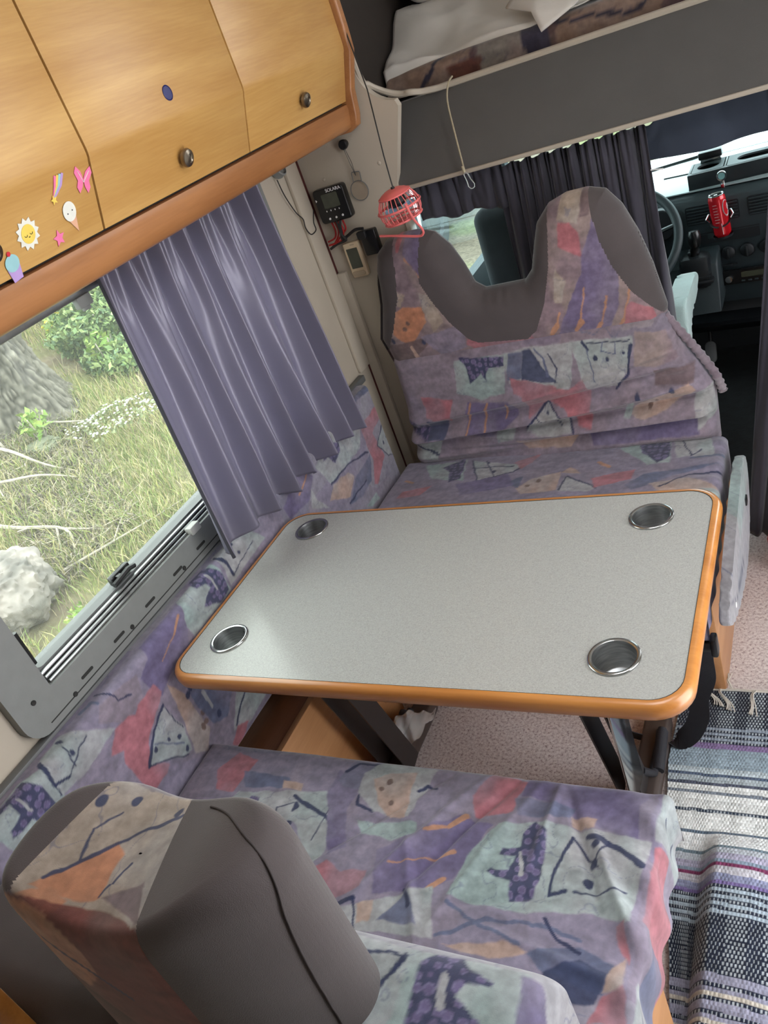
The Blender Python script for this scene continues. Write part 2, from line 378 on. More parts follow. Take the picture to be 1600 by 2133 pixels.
# printed motifs in metres on each cushion face: (kind, colour, width, outline)
ART={
 'near':[
  ('p','lil',0,[(-1.398,0.866),(-0.308,0.889),(-0.303,0.536),(-0.831,0.515),(-1.273,0.705)]),
  ('p','cream',0,[(-1.133,0.734),(-1.11,0.77),(-0.912,0.797),(-0.847,0.712),(-0.87,0.647),(-0.949,0.724)]),
  ('p','pink',0,[(-1.173,0.868),(-1.115,0.853),(-1.125,0.767),(-1.174,0.769),(-1.202,0.816)]),
  ('p','slate',0,[(-1.13,0.821),(-1.018,0.819),(-0.988,0.795),(-1.105,0.782)]),
  ('p','peach',0,[(-1.025,0.81),(-0.972,0.809),(-0.97,0.789),(-1.014,0.791)]),
  ('l','navy',0.01,[(-0.978,0.776),(-0.94,0.763),(-0.883,0.742),(-0.855,0.721)]),
  ('l','navy',0.003,[(-0.97,0.762),(-1.004,0.746),(-1.003,0.723)]),
  ('l','navy',0.003,[(-0.89,0.755),(-0.89,0.691)]),
  ('b','navy',0.012,[(-0.958,0.719),(-0.963,0.756)]),
  ('g','navy',0,[(-1.083,0.742),(-1.078,0.766),(-1.056,0.765),(-1.043,0.736)]),
  ('p','purple',0,[(-0.912,0.797),(-0.909,0.853),(-0.845,0.814),(-0.853,0.768),(-0.815,0.69),(-0.847,0.671)]),
  ('p','slate',0,[(-0.903,0.826),(-0.886,0.885),(-0.82,0.888),(-0.828,0.84),(-0.845,0.814),(-0.882,0.813)]),
  ('l','navy',0.007,[(-0.893,0.851),(-0.873,0.874),(-0.829,0.875)]),
  ('l','navy',0.006,[(-0.849,0.822),(-0.836,0.778),(-0.796,0.77)]),
  ('p','cream',0,[(-0.849,0.806),(-0.855,0.852),(-0.82,0.888),(-0.71,0.882),(-0.716,0.825),(-0.726,0.766),(-0.796,0.77)]),
  ('p','peach',0,[(-0.828,0.84),(-0.8,0.859),(-0.745,0.866),(-0.741,0.829),(-0.732,0.765),(-0.758,0.761),(-0.792,0.785)]),
  ('b','brown',0.012,[(-0.792,0.841),(-0.801,0.821),(-0.771,0.792)]),
  ('l','navy',0.006,[(-0.727,0.827),(-0.716,0.843),(-0.693,0.836)]),
  ('p','teal',0,[(-0.82,0.745),(-0.703,0.759),(-0.693,0.734),(-0.732,0.718),(-0.802,0.723)]),
  ('p','purple',0,[(-0.728,0.617),(-0.755,0.694),(-0.63,0.788),(-0.565,0.778),(-0.6,0.666),(-0.623,0.647)]),
  ('l','orange',0.006,[(-0.679,0.746),(-0.64,0.763)]),
  ('l','orange',0.012,[(-0.64,0.763),(-0.618,0.784)]),
  ('l','orange',0.004,[(-0.719,0.671),(-0.67,0.69),(-0.632,0.706)]),
  ('l','orange',0.012,[(-0.632,0.706),(-0.614,0.715)]),
  ('l','orange',0.01,[(-0.638,0.641),(-0.614,0.663)]),
  ('p','pink',0,[(-0.603,0.792),(-0.619,0.831),(-0.594,0.893),(-0.526,0.876),(-0.536,0.843),(-0.537,0.806),(-0.571,0.797)]),
  ('p','purple',0,[(-0.529,0.887),(-0.318,0.887),(-0.329,0.853),(-0.325,0.792),(-0.384,0.801),(-0.428,0.806),(-0.446,0.836),(-0.53,0.844)]),
  ('p','slate',0,[(-0.541,0.839),(-0.435,0.838),(-0.441,0.814),(-0.524,0.801)]),
  ('p','peach',0,[(-0.439,0.817),(-0.393,0.818),(-0.394,0.799),(-0.432,0.799)]),
  ('p','cream',0,[(-0.488,0.797),(-0.305,0.795),(-0.315,0.676),(-0.312,0.646),(-0.371,0.655),(-0.468,0.635)]),
  ('p','teal',0,[(-0.554,0.78),(-0.483,0.798),(-0.455,0.777),(-0.431,0.653),(-0.467,0.632),(-0.601,0.636),(-0.588,0.717)]),
  ('g','navy',0,[(-0.509,0.768),(-0.494,0.796),(-0.468,0.781),(-0.459,0.704),(-0.468,0.657),(-0.502,0.65),(-0.508,0.683),(-0.549,0.687),(-0.541,0.697),(-0.513,0.7),(-0.51,0.727),(-0.535,0.726),(-0.536,0.739),(-0.505,0.743)]),
  ('l','cream',0.008,[(-0.502,0.732),(-0.492,0.695)]),
  ('l','navy',0.006,[(-0.425,0.778),(-0.436,0.743),(-0.443,0.673),(-0.417,0.683)]),
  ('l','navy',0.013,[(-0.402,0.785),(-0.352,0.769),(-0.313,0.745)]),
  ('l','navy',0.004,[(-0.369,0.779),(-0.383,0.741)]),
  ('l','navy',0.005,[(-0.425,0.778),(-0.394,0.745),(-0.376,0.73)]),
  ('b','navy',0.012,[(-0.388,0.769),(-0.385,0.737),(-0.386,0.703)]),
  ('l','navy',0.004,[(-0.404,0.683),(-0.319,0.702)]),
  ('p','cream',0,[(-0.338,0.661),(-0.317,0.741),(-0.315,0.676),(-0.316,0.64)]),
  ('p','pink',0,[(-0.863,0.642),(-0.841,0.659),(-0.805,0.643),(-0.757,0.655),(-0.756,0.624),(-0.809,0.584)]),
  ('p','cream',0,[(-0.797,0.574),(-0.629,0.648),(-0.598,0.565),(-0.759,0.55)]),
  ('l','navy',0.008,[(-0.798,0.577),(-0.759,0.602)]),
  ('l','navy',0.004,[(-0.759,0.602),(-0.736,0.555)]),
  ('p','slate',0,[(-0.703,0.576),(-0.684,0.603),(-0.672,0.634),(-0.65,0.609),(-0.632,0.579)]),
  ('p','peach',0,[(-0.749,0.595),(-0.723,0.607),(-0.714,0.574),(-0.734,0.564)]),
  ('l','navy',0.008,[(-0.678,0.633),(-0.658,0.608)]),
  ('p','lil',0,[(-0.607,0.635),(-0.467,0.632),(-0.312,0.646),(-0.305,0.599),(-0.591,0.561)]),
  ('l','slate',0.008,[(-0.595,0.571),(-0.526,0.612),(-0.438,0.62),(-0.382,0.612)]),
  ('l','slate',0.007,[(-0.597,0.626),(-0.533,0.6),(-0.464,0.584)]),
  ('p','peach',0,[(-0.58,0.561),(-0.48,0.585),(-0.447,0.577),(-0.498,0.556),(-0.55,0.555)]),
  ('p','slate',0,[(-0.452,0.576),(-0.38,0.602),(-0.316,0.587),(-0.336,0.546),(-0.422,0.554)]),
  ('p','navyd',0,[(-0.422,0.554),(-0.376,0.583),(-0.332,0.574),(-0.346,0.53),(-0.391,0.524),(-0.413,0.537)]),
  ('p','pink',0,[(-0.335,0.642),(-0.322,0.649),(-0.309,0.598),(-0.32,0.61)]),
  ('p','peach',0,[(-0.329,0.584),(-0.315,0.606),(-0.307,0.557),(-0.337,0.55)]),
  ('p','pink',0,[(-0.336,0.546),(-0.307,0.562),(-0.3,0.516),(-0.35,0.503)]),
  ('l','navy',0.006,[(-0.436,0.631),(-0.414,0.604),(-0.378,0.593)]),
 ],
 'side':[
  ('p','lil',0,[(0.479,0.817),(1.228,0.806),(1.373,0.73),(1.109,0.409),(0.91,0.412),(0.712,0.484),(0.396,0.707)]),
  ('p','teal',0,[(0.446,0.811),(0.527,0.812),(0.578,0.788),(0.567,0.722),(0.46,0.684),(0.437,0.762),(0.423,0.781)]),
  ('p','cream',0,[(0.571,0.808),(0.638,0.814),(0.718,0.725),(0.62,0.715),(0.564,0.726)]),
  ('g','navy',0,[(0.459,0.81),(0.533,0.807),(0.547,0.77),(0.545,0.72),(0.508,0.711),(0.498,0.741),(0.456,0.747),(0.46,0.759),(0.487,0.768),(0.492,0.794),(0.465,0.797)]),
  ('l','cream',0.006,[(0.504,0.79),(0.509,0.756)]),
  ('l','navy',0.01,[(0.574,0.804),(0.569,0.777),(0.565,0.75)]),
  ('l','navy',0.008,[(0.565,0.75),(0.593,0.741)]),
  ('l','navy',0.003,[(0.593,0.741),(0.668,0.769)]),
  ('l','navy',0.003,[(0.565,0.75),(0.564,0.726)]),
  ('b','navy',0.013,[(0.628,0.801),(0.625,0.767)]),
  ('l','navy',0.003,[(0.622,0.793),(0.614,0.745)]),
  ('p','mauve',0,[(0.72,0.787),(0.821,0.77),(0.81,0.72),(0.764,0.716),(0.732,0.727),(0.697,0.765)]),
  ('l','navy',0.004,[(0.745,0.811),(0.76,0.762),(0.79,0.748)]),
  ('l','slate',0.008,[(0.699,0.809),(0.726,0.803),(0.725,0.793)]),
  ('p','purple',0,[(0.873,0.8),(1.014,0.803),(0.989,0.741),(0.963,0.709),(0.887,0.703),(0.847,0.682),(0.829,0.725),(0.823,0.755),(0.866,0.772)]),
  ('l','orange',0.006,[(0.986,0.779),(0.95,0.758)]),
  ('l','orange',0.003,[(0.95,0.758),(0.893,0.74)]),
  ('p','teal',0,[(1.016,0.806),(1.151,0.804),(1.154,0.714),(0.995,0.717),(0.991,0.744)]),
  ('g','navy',0,[(1.075,0.817),(1.131,0.811),(1.153,0.76),(1.148,0.719),(1.108,0.716),(1.058,0.743),(1.074,0.757),(1.102,0.764),(1.097,0.78),(1.068,0.787)]),
  ('l','cream',0.006,[(1.114,0.791),(1.117,0.749)]),
  ('p','cream',0,[(1.169,0.814),(1.274,0.803),(1.332,0.734),(1.16,0.722)]),
  ('l','navy',0.008,[(1.172,0.806),(1.177,0.778),(1.181,0.736)]),
  ('l','navy',0.003,[(1.181,0.736),(1.286,0.756)]),
  ('b','navy',0.01,[(1.231,0.798),(1.229,0.765),(1.182,0.743)]),
  ('p','pink',0,[(0.788,0.72),(0.841,0.722),(0.85,0.691),(0.825,0.674),(0.766,0.646),(0.739,0.602),(0.774,0.561),(0.756,0.549),(0.706,0.552),(0.698,0.614),(0.695,0.654),(0.707,0.677),(0.679,0.692),(0.718,0.725),(0.755,0.722),(0.772,0.708)]),
  ('p','cream',0,[(0.836,0.669),(0.849,0.586),(0.838,0.531),(0.806,0.542),(0.734,0.601),(0.774,0.637)]),
  ('l','navy',0.008,[(0.836,0.669),(0.784,0.645),(0.734,0.601)]),
  ('l','navy',0.004,[(0.734,0.601),(0.823,0.533)]),
  ('l','navy',0.003,[(0.836,0.669),(0.844,0.59)]),
  ('l','slate',0.003,[(0.77,0.623),(0.829,0.561)]),
  ('b','navy',0.009,[(0.804,0.6),(0.826,0.582),(0.829,0.545),(0.767,0.614)]),
  ('p','peach',0,[(0.872,0.694),(0.893,0.641),(0.902,0.526),(0.871,0.487),(0.841,0.514),(0.859,0.619)]),
  ('b','brown',0.012,[(0.907,0.57),(0.892,0.541),(0.906,0.542)]),
  ('p','slate',0,[(0.907,0.658),(1.009,0.534),(0.96,0.497),(0.917,0.523),(0.904,0.603)]),
  ('b','navyd',0.013,[(0.899,0.628),(0.946,0.525),(0.915,0.638)]),
  ('l','cream',0.01,[(0.937,0.602),(0.936,0.557)]),
  ('p','cream',0,[(1.019,0.524),(1.11,0.437),(1.01,0.428),(0.957,0.458)]),
  ('l','navy',0.006,[(1.044,0.501),(1.005,0.483),(0.972,0.459)]),
  ('p','pink',0,[(0.973,0.455),(1.009,0.433),(0.953,0.406),(0.933,0.435)]),
  ('p','lil',0,[(0.779,0.548),(0.868,0.483),(0.792,0.484),(0.699,0.542),(0.75,0.55)]),
  ('p','cream',0,[(1.626,0.747),(1.806,0.804),(1.94,0.756),(1.864,0.667),(1.664,0.668)]),
  ('p','pink',0,[(1.903,0.714),(2.069,0.721),(2.06,0.682),(1.954,0.663),(1.973,0.57),(1.883,0.523),(1.862,0.536),(1.906,0.597),(1.902,0.658)]),
  ('p','cream',0,[(2.072,0.675),(2.065,0.536),(1.995,0.556),(1.956,0.618)]),
  ('l','navy',0.006,[(2.07,0.673),(2.02,0.654),(1.956,0.618)]),
  ('l','navy',0.004,[(1.956,0.618),(1.995,0.556),(2.059,0.539),(2.072,0.675)]),
  ('b','navy',0.009,[(2.026,0.612),(2.062,0.614),(1.997,0.608)]),
  ('g','navy',0,[(1.708,0.768),(1.77,0.745),(1.76,0.717),(1.717,0.706),(1.699,0.741),(1.67,0.739)]),
  ('l','navy',0.006,[(1.804,0.785),(1.787,0.748),(1.834,0.754)]),
  ('p','peach',0,[(1.626,0.638),(1.673,0.662),(1.759,0.648),(1.779,0.62),(1.722,0.587)]),
  ('p','slate',0,[(1.706,0.569),(1.789,0.614),(1.902,0.621),(1.855,0.556),(1.778,0.548)]),
  ('l','navy',0.007,[(1.664,0.668),(1.774,0.666),(1.896,0.632)]),
  ('l','navy',0.006,[(1.71,0.573),(1.83,0.573)]),
  ('p','purple',0,[(1.435,0.745),(1.562,0.788),(1.604,0.735),(1.545,0.695),(1.447,0.705)]),
  ('l','orange',0.006,[(1.598,0.765),(1.565,0.748),(1.517,0.734)]),
  ('p','teal',0,[(1.778,0.511),(1.856,0.51),(1.864,0.482),(1.807,0.491)]),
  ('p','slate',0,[(1.861,0.787),(1.919,0.803),(2.066,0.794),(2.034,0.775)]),
  ('p','cream',0,[(1.574,0.715),(1.577,0.673),(1.612,0.621),(1.539,0.672)]),
 ],
 'low':[
  ('p','mauve',0,[(-1.198,0.856),(-0.286,0.79),(-0.296,0.472),(-1.272,0.49)]),
  ('p','cream',0,[(-0.836,0.813),(-0.743,0.82),(-0.637,0.816),(-0.67,0.669),(-0.839,0.724)]),
  ('p','teal',0,[(-0.986,0.815),(-0.826,0.812),(-0.861,0.696),(-0.939,0.683),(-1.006,0.716)]),
  ('g','navy',0,[(-0.97,0.82),(-0.838,0.806),(-0.842,0.777),(-0.889,0.777),(-0.907,0.741),(-0.915,0.766),(-0.954,0.737),(-0.953,0.787)]),
  ('p','slate',0,[(-0.822,0.811),(-0.78,0.812),(-0.8,0.733),(-0.844,0.732)]),
  ('p','navyd',0,[(-0.78,0.812),(-0.758,0.815),(-0.732,0.753),(-0.703,0.704),(-0.802,0.726)]),
  ('l','slate',0.008,[(-0.745,0.813),(-0.726,0.781),(-0.724,0.729)]),
  ('l','navy',0.004,[(-0.709,0.793),(-0.693,0.747),(-0.71,0.705)]),
  ('p','cream',0,[(-0.644,0.818),(-0.479,0.807),(-0.501,0.731),(-0.539,0.665),(-0.629,0.671)]),
  ('l','navy',0.008,[(-0.489,0.785),(-0.509,0.704),(-0.549,0.66)]),
  ('l','navy',0.007,[(-0.609,0.812),(-0.602,0.786)]),
  ('l','navy',0.003,[(-0.607,0.804),(-0.489,0.798)]),
  ('l','slate',0.004,[(-0.605,0.783),(-0.598,0.696)]),
  ('l','slate',0.003,[(-0.557,0.803),(-0.565,0.776),(-0.533,0.764),(-0.526,0.798)]),
  ('b','navy',0.01,[(-0.584,0.762),(-0.554,0.754),(-0.511,0.764)]),
  ('p','pink',0,[(-0.835,0.738),(-0.673,0.685),(-0.628,0.708),(-0.621,0.647),(-0.632,0.561),(-0.671,0.569),(-0.7,0.628),(-0.744,0.649),(-0.803,0.61),(-0.807,0.681),(-0.834,0.688)]),
  ('p','cream',0,[(-0.829,0.564),(-0.744,0.649),(-0.687,0.56),(-0.739,0.55)]),
  ('l','navy',0.006,[(-0.828,0.568),(-0.744,0.649),(-0.684,0.559)]),
  ('l','navy',0.003,[(-0.782,0.607),(-0.72,0.568)]),
  ('b','navy',0.008,[(-0.746,0.622),(-0.756,0.596)]),
  ('p','cream',0,[(-1.208,0.574),(-1.103,0.562),(-1.13,0.503),(-1.209,0.52)]),
  ('l','navy',0.006,[(-1.206,0.556),(-1.124,0.521)]),
  ('p','pink',0,[(-1.125,0.717),(-1.028,0.695),(-1.05,0.624),(-1.123,0.65)]),
  ('g','navy',0,[(-1.19,0.65),(-1.13,0.617),(-1.137,0.583),(-1.199,0.599)]),
  ('p','navyd',0,[(-1.126,0.642),(-1.058,0.625),(-1.082,0.577),(-1.137,0.583)]),
  ('p','purple',0,[(-0.982,0.681),(-0.853,0.671),(-0.837,0.622),(-0.936,0.56),(-1.015,0.569)]),
  ('l','orange',0.007,[(-0.972,0.676),(-1.009,0.577)]),
  ('l','orange',0.007,[(-0.919,0.673),(-0.936,0.642),(-0.948,0.587)]),
  ('l','orange',0.007,[(-0.862,0.665),(-0.878,0.619)]),
  ('p','cream',0,[(-0.924,0.576),(-0.866,0.593),(-0.862,0.552),(-0.918,0.541)]),
  ('p','mauve2',0,[(-0.474,0.816),(-0.399,0.803),(-0.381,0.726),(-0.443,0.715),(-0.49,0.723)]),
  ('p','brownm',0,[(-0.444,0.708),(-0.344,0.7),(-0.349,0.659),(-0.446,0.659)]),
  ('p','peach',0,[(-0.522,0.582),(-0.491,0.615),(-0.392,0.651),(-0.361,0.661),(-0.346,0.638),(-0.406,0.596),(-0.486,0.569)]),
  ('b','brown',0.012,[(-0.474,0.598),(-0.45,0.613)]),
  ('b','navyd',0.012,[(-0.492,0.641),(-0.405,0.646)]),
  ('p','purple',0,[(-0.654,0.552),(-0.358,0.553),(-0.352,0.508),(-0.637,0.502)]),
  ('p','peach',0,[(-0.856,0.547),(-0.67,0.542),(-0.707,0.502),(-0.836,0.507)]),
  ('p','cream',0,[(-0.354,0.625),(-0.306,0.632),(-0.311,0.547),(-0.357,0.516)]),
  ('p','teal',0,[(-0.529,0.612),(-0.509,0.617),(-0.523,0.574),(-0.542,0.577)]),
 ],
 'up':[
  ('p','mauve2',0,[(-1.107,1.233),(-0.322,1.149),(-0.381,0.752),(-1.243,0.816)]),
  ('p','orangep',0,[(-1.137,0.978),(-1.096,0.993),(-1.038,0.982),(-1.038,0.938),(-1.107,0.874),(-1.154,0.921)]),
  ('b','brown',0.012,[(-1.096,0.948),(-1.111,0.928)]),
  ('p','brownm',0,[(-1.183,0.887),(-1.052,0.895),(-1.052,0.872),(-1.125,0.822),(-1.176,0.838)]),
  ('b','navyd',0.013,[(-1.158,0.898),(-1.06,0.882)]),
  ('l','peach',0.01,[(-1.107,0.874),(-1.099,0.826)]),
  ('l','slate',0.008,[(-0.998,0.86),(-1.028,0.815)]),
  ('p','pink',0,[(-0.923,0.946),(-0.903,0.913),(-0.867,0.863),(-0.742,0.856),(-0.744,0.82),(-0.897,0.809),(-0.936,0.853),(-0.92,0.88)]),
  ('p','beige',0,[(-0.599,1.183),(-0.545,1.182),(-0.563,1.112),(-0.614,1.132)]),
  ('p','brownm',0,[(-0.545,1.182),(-0.523,1.176),(-0.534,1.126),(-0.557,1.125)]),
  ('p','pink',0,[(-0.612,1.126),(-0.583,1.119),(-0.565,1.091),(-0.569,1.03),(-0.626,1.067)]),
  ('p','purple',0,[(-0.529,1.119),(-0.51,1.036),(-0.487,0.968),(-0.501,0.894),(-0.54,0.82),(-0.674,0.83),(-0.619,0.93),(-0.581,0.988),(-0.572,1.03),(-0.547,1.075)]),
  ('l','orange',0.005,[(-0.656,0.896),(-0.669,0.864)]),
  ('l','orange',0.014,[(-0.669,0.864),(-0.693,0.837)]),
  ('l','orange',0.005,[(-0.58,0.949),(-0.604,0.866)]),
  ('l','orange',0.014,[(-0.604,0.866),(-0.623,0.838)]),
  ('l','orange',0.005,[(-0.527,0.919),(-0.552,0.857)]),
  ('l','orange',0.014,[(-0.556,0.851),(-0.569,0.832)]),
  ('l','orange',0.006,[(-0.468,0.926),(-0.498,0.847)]),
  ('l','orange',0.014,[(-0.498,0.847),(-0.515,0.819)]),
  ('p','pink',0,[(-0.486,0.878),(-0.471,0.895),(-0.422,0.866),(-0.416,0.812),(-0.501,0.814)]),
  ('p','beige',0,[(-1.038,1.025),(-1.005,1.012),(-0.987,0.929),(-1.025,0.906),(-1.036,0.967)]),
  ('p','beige',0,[(-0.645,1.014),(-0.621,0.976),(-0.646,0.922),(-0.665,0.925)]),
  ('l','pink',0.014,[(-1.057,1.189),(-1.066,1.15)]),
  ('l','orange',0.008,[(-1.05,1.122),(-1.026,1.093),(-1.016,1.056)]),
  ('p','purple',0,[(-1.042,1.185),(-0.977,1.184),(-0.991,1.12),(-0.973,1.041),(-1.013,1.056),(-1.053,1.134)]),
  ('p','beige',0,[(-1.108,1.046),(-1.077,1.026),(-1.103,0.994),(-1.127,1.006)]),
  ('p','lil',0,[(-1.067,0.898),(-0.924,0.917),(-0.938,0.846),(-1.02,0.829)]),
 ],
 'fseat':[
  ('p','lil',0,[(-1.285,1.773),(-1.257,2.067),(-0.284,2.058),(-0.23,1.587),(-1.233,1.769)]),
  ('p','teal',0,[(-1.18,2.026),(-1.035,2.039),(-1.007,1.908),(-1.12,1.936)]),
  ('g','navy',0,[(-1.108,2.002),(-1.046,2.048),(-1.031,2.004),(-1.02,1.922),(-1.054,1.907),(-1.072,1.969)]),
  ('p','cream',0,[(-1.016,2.029),(-0.842,1.976),(-0.858,1.939),(-0.959,1.902)]),
  ('l','navy',0.005,[(-1.016,2.029),(-0.959,1.902),(-0.858,1.939),(-0.836,1.968)]),
  ('l','navy',0.004,[(-0.966,2.021),(-0.912,1.921)]),
  ('l','navy',0.005,[(-0.999,1.979),(-0.867,1.973)]),
  ('b','navy',0.01,[(-0.953,2.006),(-0.92,1.948)]),
  ('p','pink',0,[(-0.873,1.993),(-0.796,2.041),(-0.811,1.984),(-0.84,1.956)]),
  ('p','teal',0,[(-0.568,2.022),(-0.431,2.061),(-0.42,1.924),(-0.475,1.92)]),
  ('g','navy',0,[(-0.512,2.037),(-0.434,2.062),(-0.425,1.96),(-0.451,1.923),(-0.474,1.956),(-0.5,1.985)]),
  ('p','cream',0,[(-0.425,2.06),(-0.33,2.042),(-0.311,1.953),(-0.405,1.945)]),
  ('l','navy',0.005,[(-0.405,2.056),(-0.369,1.951),(-0.349,1.984)]),
  ('l','slate',0.01,[(-0.368,1.939),(-0.288,1.961)]),
  ('p','peach',0,[(-0.825,1.848),(-0.787,1.892),(-0.71,1.918),(-0.701,1.822),(-0.802,1.816)]),
  ('b','brown',0.014,[(-0.792,1.856),(-0.766,1.877)]),
  ('p','slate',0,[(-0.869,1.878),(-0.82,1.909),(-0.818,1.847)]),
  ('p','cream',0,[(-0.69,1.891),(-0.593,1.82),(-0.613,1.806),(-0.7,1.816)]),
  ('l','navy',0.006,[(-0.694,1.821),(-0.687,1.891),(-0.593,1.82)]),
  ('p','pink',0,[(-0.619,1.87),(-0.503,1.901),(-0.509,1.855),(-0.597,1.821)]),
  ('p','slate',0,[(-0.522,1.823),(-0.481,1.874),(-0.341,1.9),(-0.285,1.914),(-0.395,1.863),(-0.499,1.798)]),
  ('p','peach',0,[(-0.462,1.827),(-0.364,1.847),(-0.282,1.804),(-0.33,1.789),(-0.427,1.79)]),
  ('l','navy',0.007,[(-0.43,1.812),(-0.366,1.864),(-0.282,1.88)]),
  ('p','purple',0,[(-1.024,1.891),(-0.869,1.928),(-0.836,1.861),(-0.988,1.83)]),
  ('l','orange',0.01,[(-0.613,1.953),(-0.577,1.924)]),
  ('l','orange',0.01,[(-1.214,1.941),(-1.182,1.924)]),
  ('p','pink',0,[(-1.197,1.879),(-1.105,1.894),(-1.126,1.845),(-1.206,1.841)]),
  ('p','peach',0,[(-0.709,1.912),(-0.687,1.94),(-0.651,1.898)]),
 ],
 'roll':[
  ('p','cream',0,[(-0.617,0.436),(-0.489,0.429),(-0.467,0.311),(-0.559,0.323)]),
  ('p','teal',0,[(-0.489,0.429),(-0.347,0.441),(-0.329,0.331),(-0.482,0.29)]),
  ('g','navy',0,[(-0.47,0.413),(-0.459,0.431),(-0.424,0.435),(-0.412,0.418),(-0.378,0.411),(-0.38,0.405),(-0.412,0.403),(-0.418,0.387),(-0.383,0.363),(-0.384,0.342),(-0.463,0.322),(-0.471,0.382)]),
  ('l','cream',0.01,[(-0.439,0.404),(-0.431,0.372)]),
  ('p','purple',0,[(-0.353,0.435),(-0.33,0.433),(-0.283,0.358),(-0.343,0.343)]),
  ('l','navy',0.006,[(-0.555,0.41),(-0.516,0.417),(-0.494,0.412),(-0.514,0.36)]),
  ('l','navy',0.01,[(-0.496,0.417),(-0.502,0.394)]),
  ('l','navy',0.004,[(-0.569,0.399),(-0.53,0.376)]),
 ],
 'hump':[  # orange areas carry the glow from the nearby wood in their colour
  ('p','beige',0,[(-0.821,0.254),(-0.88,0.349),(-0.805,0.424),(-0.64,0.409),(-0.619,0.263)]),
  ('p','orangep',0,[(-0.814,0.278),(-0.789,0.301),(-0.74,0.349),(-0.725,0.333),(-0.718,0.274),(-0.741,0.267),(-0.791,0.271)]),
  ('l','navyd',0.006,[(-0.802,0.289),(-0.77,0.318),(-0.718,0.368),(-0.657,0.399)]),
  ('l','navyd',0.004,[(-0.775,0.318),(-0.788,0.354),(-0.767,0.38)]),
  ('l','navyd',0.004,[(-0.72,0.276),(-0.704,0.325)]),
  ('b','navyd',0.01,[(-0.759,0.399),(-0.803,0.389),(-0.687,0.394)]),
  ('p','brownm',0,[(-0.715,0.274),(-0.667,0.306),(-0.632,0.27),(-0.678,0.269)]),
  ('p','orangep',0,[(-0.824,0.264),(-0.792,0.279),(-0.759,0.266),(-0.772,0.241)]),
 ],
}

# ================================================================ THE SETTING
def sbox(name, lo, hi, m, bev=0, **k):
    b = NB(); box(b, lo, hi, bev); return struct(obj(name, b, m, **k))
b = NB(); box(b, (-1.34, -1.6, -0.05), (0.76, 2.27, 0.0)); struct(obj('floor', b, M_floor))
b = NB(); box(b, (-1.34, 2.27, -0.05), (0.76, 3.75, -0.004)); struct(obj('floor_cab', b, M_mat))
b = NB()   # wall with the window hole
wy0, wy1, wz0, wz1 = 0.665, 1.87, 0.845, 1.47
for lo, hi in (((-1.37, -1.6, 0), (-1.34, wy0, 1.98)), ((-1.37, wy1, 0), (-1.34, 2.19, 1.98)), ((-1.37, wy0, 0), (-1.34, wy1, wz0)), ((-1.37, wy0, wz1), (-1.34, wy1, 1.98))): box(b, lo, hi)
struct(obj('wall_left', b, M_wall))
b = NB()   # right wall with the entrance door opening
for lo, hi in (((0.76, -1.6, 0), (0.79, 0.5, 1.98)), ((0.76, 1.3, 0), (0.79, 2.19, 1.98)), ((0.76, 0.5, 1.85), (0.79, 1.3, 1.98))): box(b, lo, hi)
struct(obj('wall_right', b, M_wall))
sbox('wall_rear', (-1.34, -1.63, 0), (0.76, -1.6, 1.98), M_wall)
b = NB()
for lo, hi in (((-1.37, -1.6, 1.98), (0.79, 0.65, 2.01)), ((-1.37, 1.25, 1.98), (0.79, 3.6, 2.01)), ((-1.37, 0.65, 1.98), (-0.5, 1.25, 2.01)), ((0.1, 0.65, 1.98), (0.79, 1.25, 2.01))): box(b, lo, hi)
struct(obj('ceiling', b, M_ceil))
# bulkhead between the dinette and the cab, with rounded alcove opening
AR = 0.10; cx, cz = -0.975, 1.60
arc = [(cx-AR*math.cos(a), cz-AR*math.sin(a)) for a in [math.radians(9*i) for i in range(11)]]
pts = [(-1.34, 0), (-1.055, 0), (-1.055, 1.285), (-1.055, 1.50-0.0)] 
pts = [(-1.34, 0), (-1.055, 0), (-1.055, 1.30), (-0.985, 1.485)] + [p for p in arc[::-1]][1:] + [(-1.075, 1.66), (-1.075, 1.98), (-1.34, 1.98)]
b = NB(); prism(b, pts, -2.215, -2.19, frame((0, 0, 0), (1, 0, 0), (0, 0, 1))); struct(obj('wall_bulkhead', b, M_wall, smooth=False))
b = NB(); box(b, (0.45, 2.19, 0), (0.76, 2.215, 1.98)); struct(obj('wall_bulkhead_right', b, M_wall))
# rounded trim round the alcove opening
tp = [(-1.085, 2.185, 1.98), (-1.085, 2.185, 1.78), (-1.07, 2.185, 1.66)] + [(x+0.0, 2.19+0.16*sstep(1.6, 1.49, z)*0.5, z) for x, z in arc[2:]] + [(-0.93, 2.30, 1.487), (-0.80, 2.325, 1.483), (0.0, 2.325, 1.480), (0.5, 2.325, 1.480)]
b = NB(); tube(b, catmull(tp, 4), 0.0085, 8); struct(obj('trim_1', b, M_trim))
# corner covers
sbox('trim_2', (-1.34, 2.105, 0.80), (-1.328, 2.172, 1.45), M_wall, 0.003)
sbox('trim_3', (-1.34, 2.176, 0.0), (-1.333, 2.19, 1.50), M_gap)
sbox('trim_4', (-1.333, 2.172, 0.0), (-1.300, 2.19, 1.10), M_trim, 0.004)
sbox('trim_5', (-1.34, -0.5, 0.775), (-1.318, 2.10, 0.797), M_frame2, 0.004)
sbox('trim_6', (-1.066, 2.183, 0.6), (-1.052, 2.222, 1.29), M_trim, 0.003)
# slanted felt panel below the alcove bed
b = NB(); prism(b, [(2.19, 1.285), (2.325, 1.478), (2.37, 1.478), (2.235, 1.285)], -1.065, 0.76, frame((0, 0, 0), (0, 1, 0), (0, 0, 1)))
struct(obj('wall_overcab', b, M_overcab, smooth=False))
b = NB(); box(b, (-1.06, 2.185, 1.276), (0.76, 2.23, 1.287), 0.003); struct(obj('trim_7', b, M_trim))
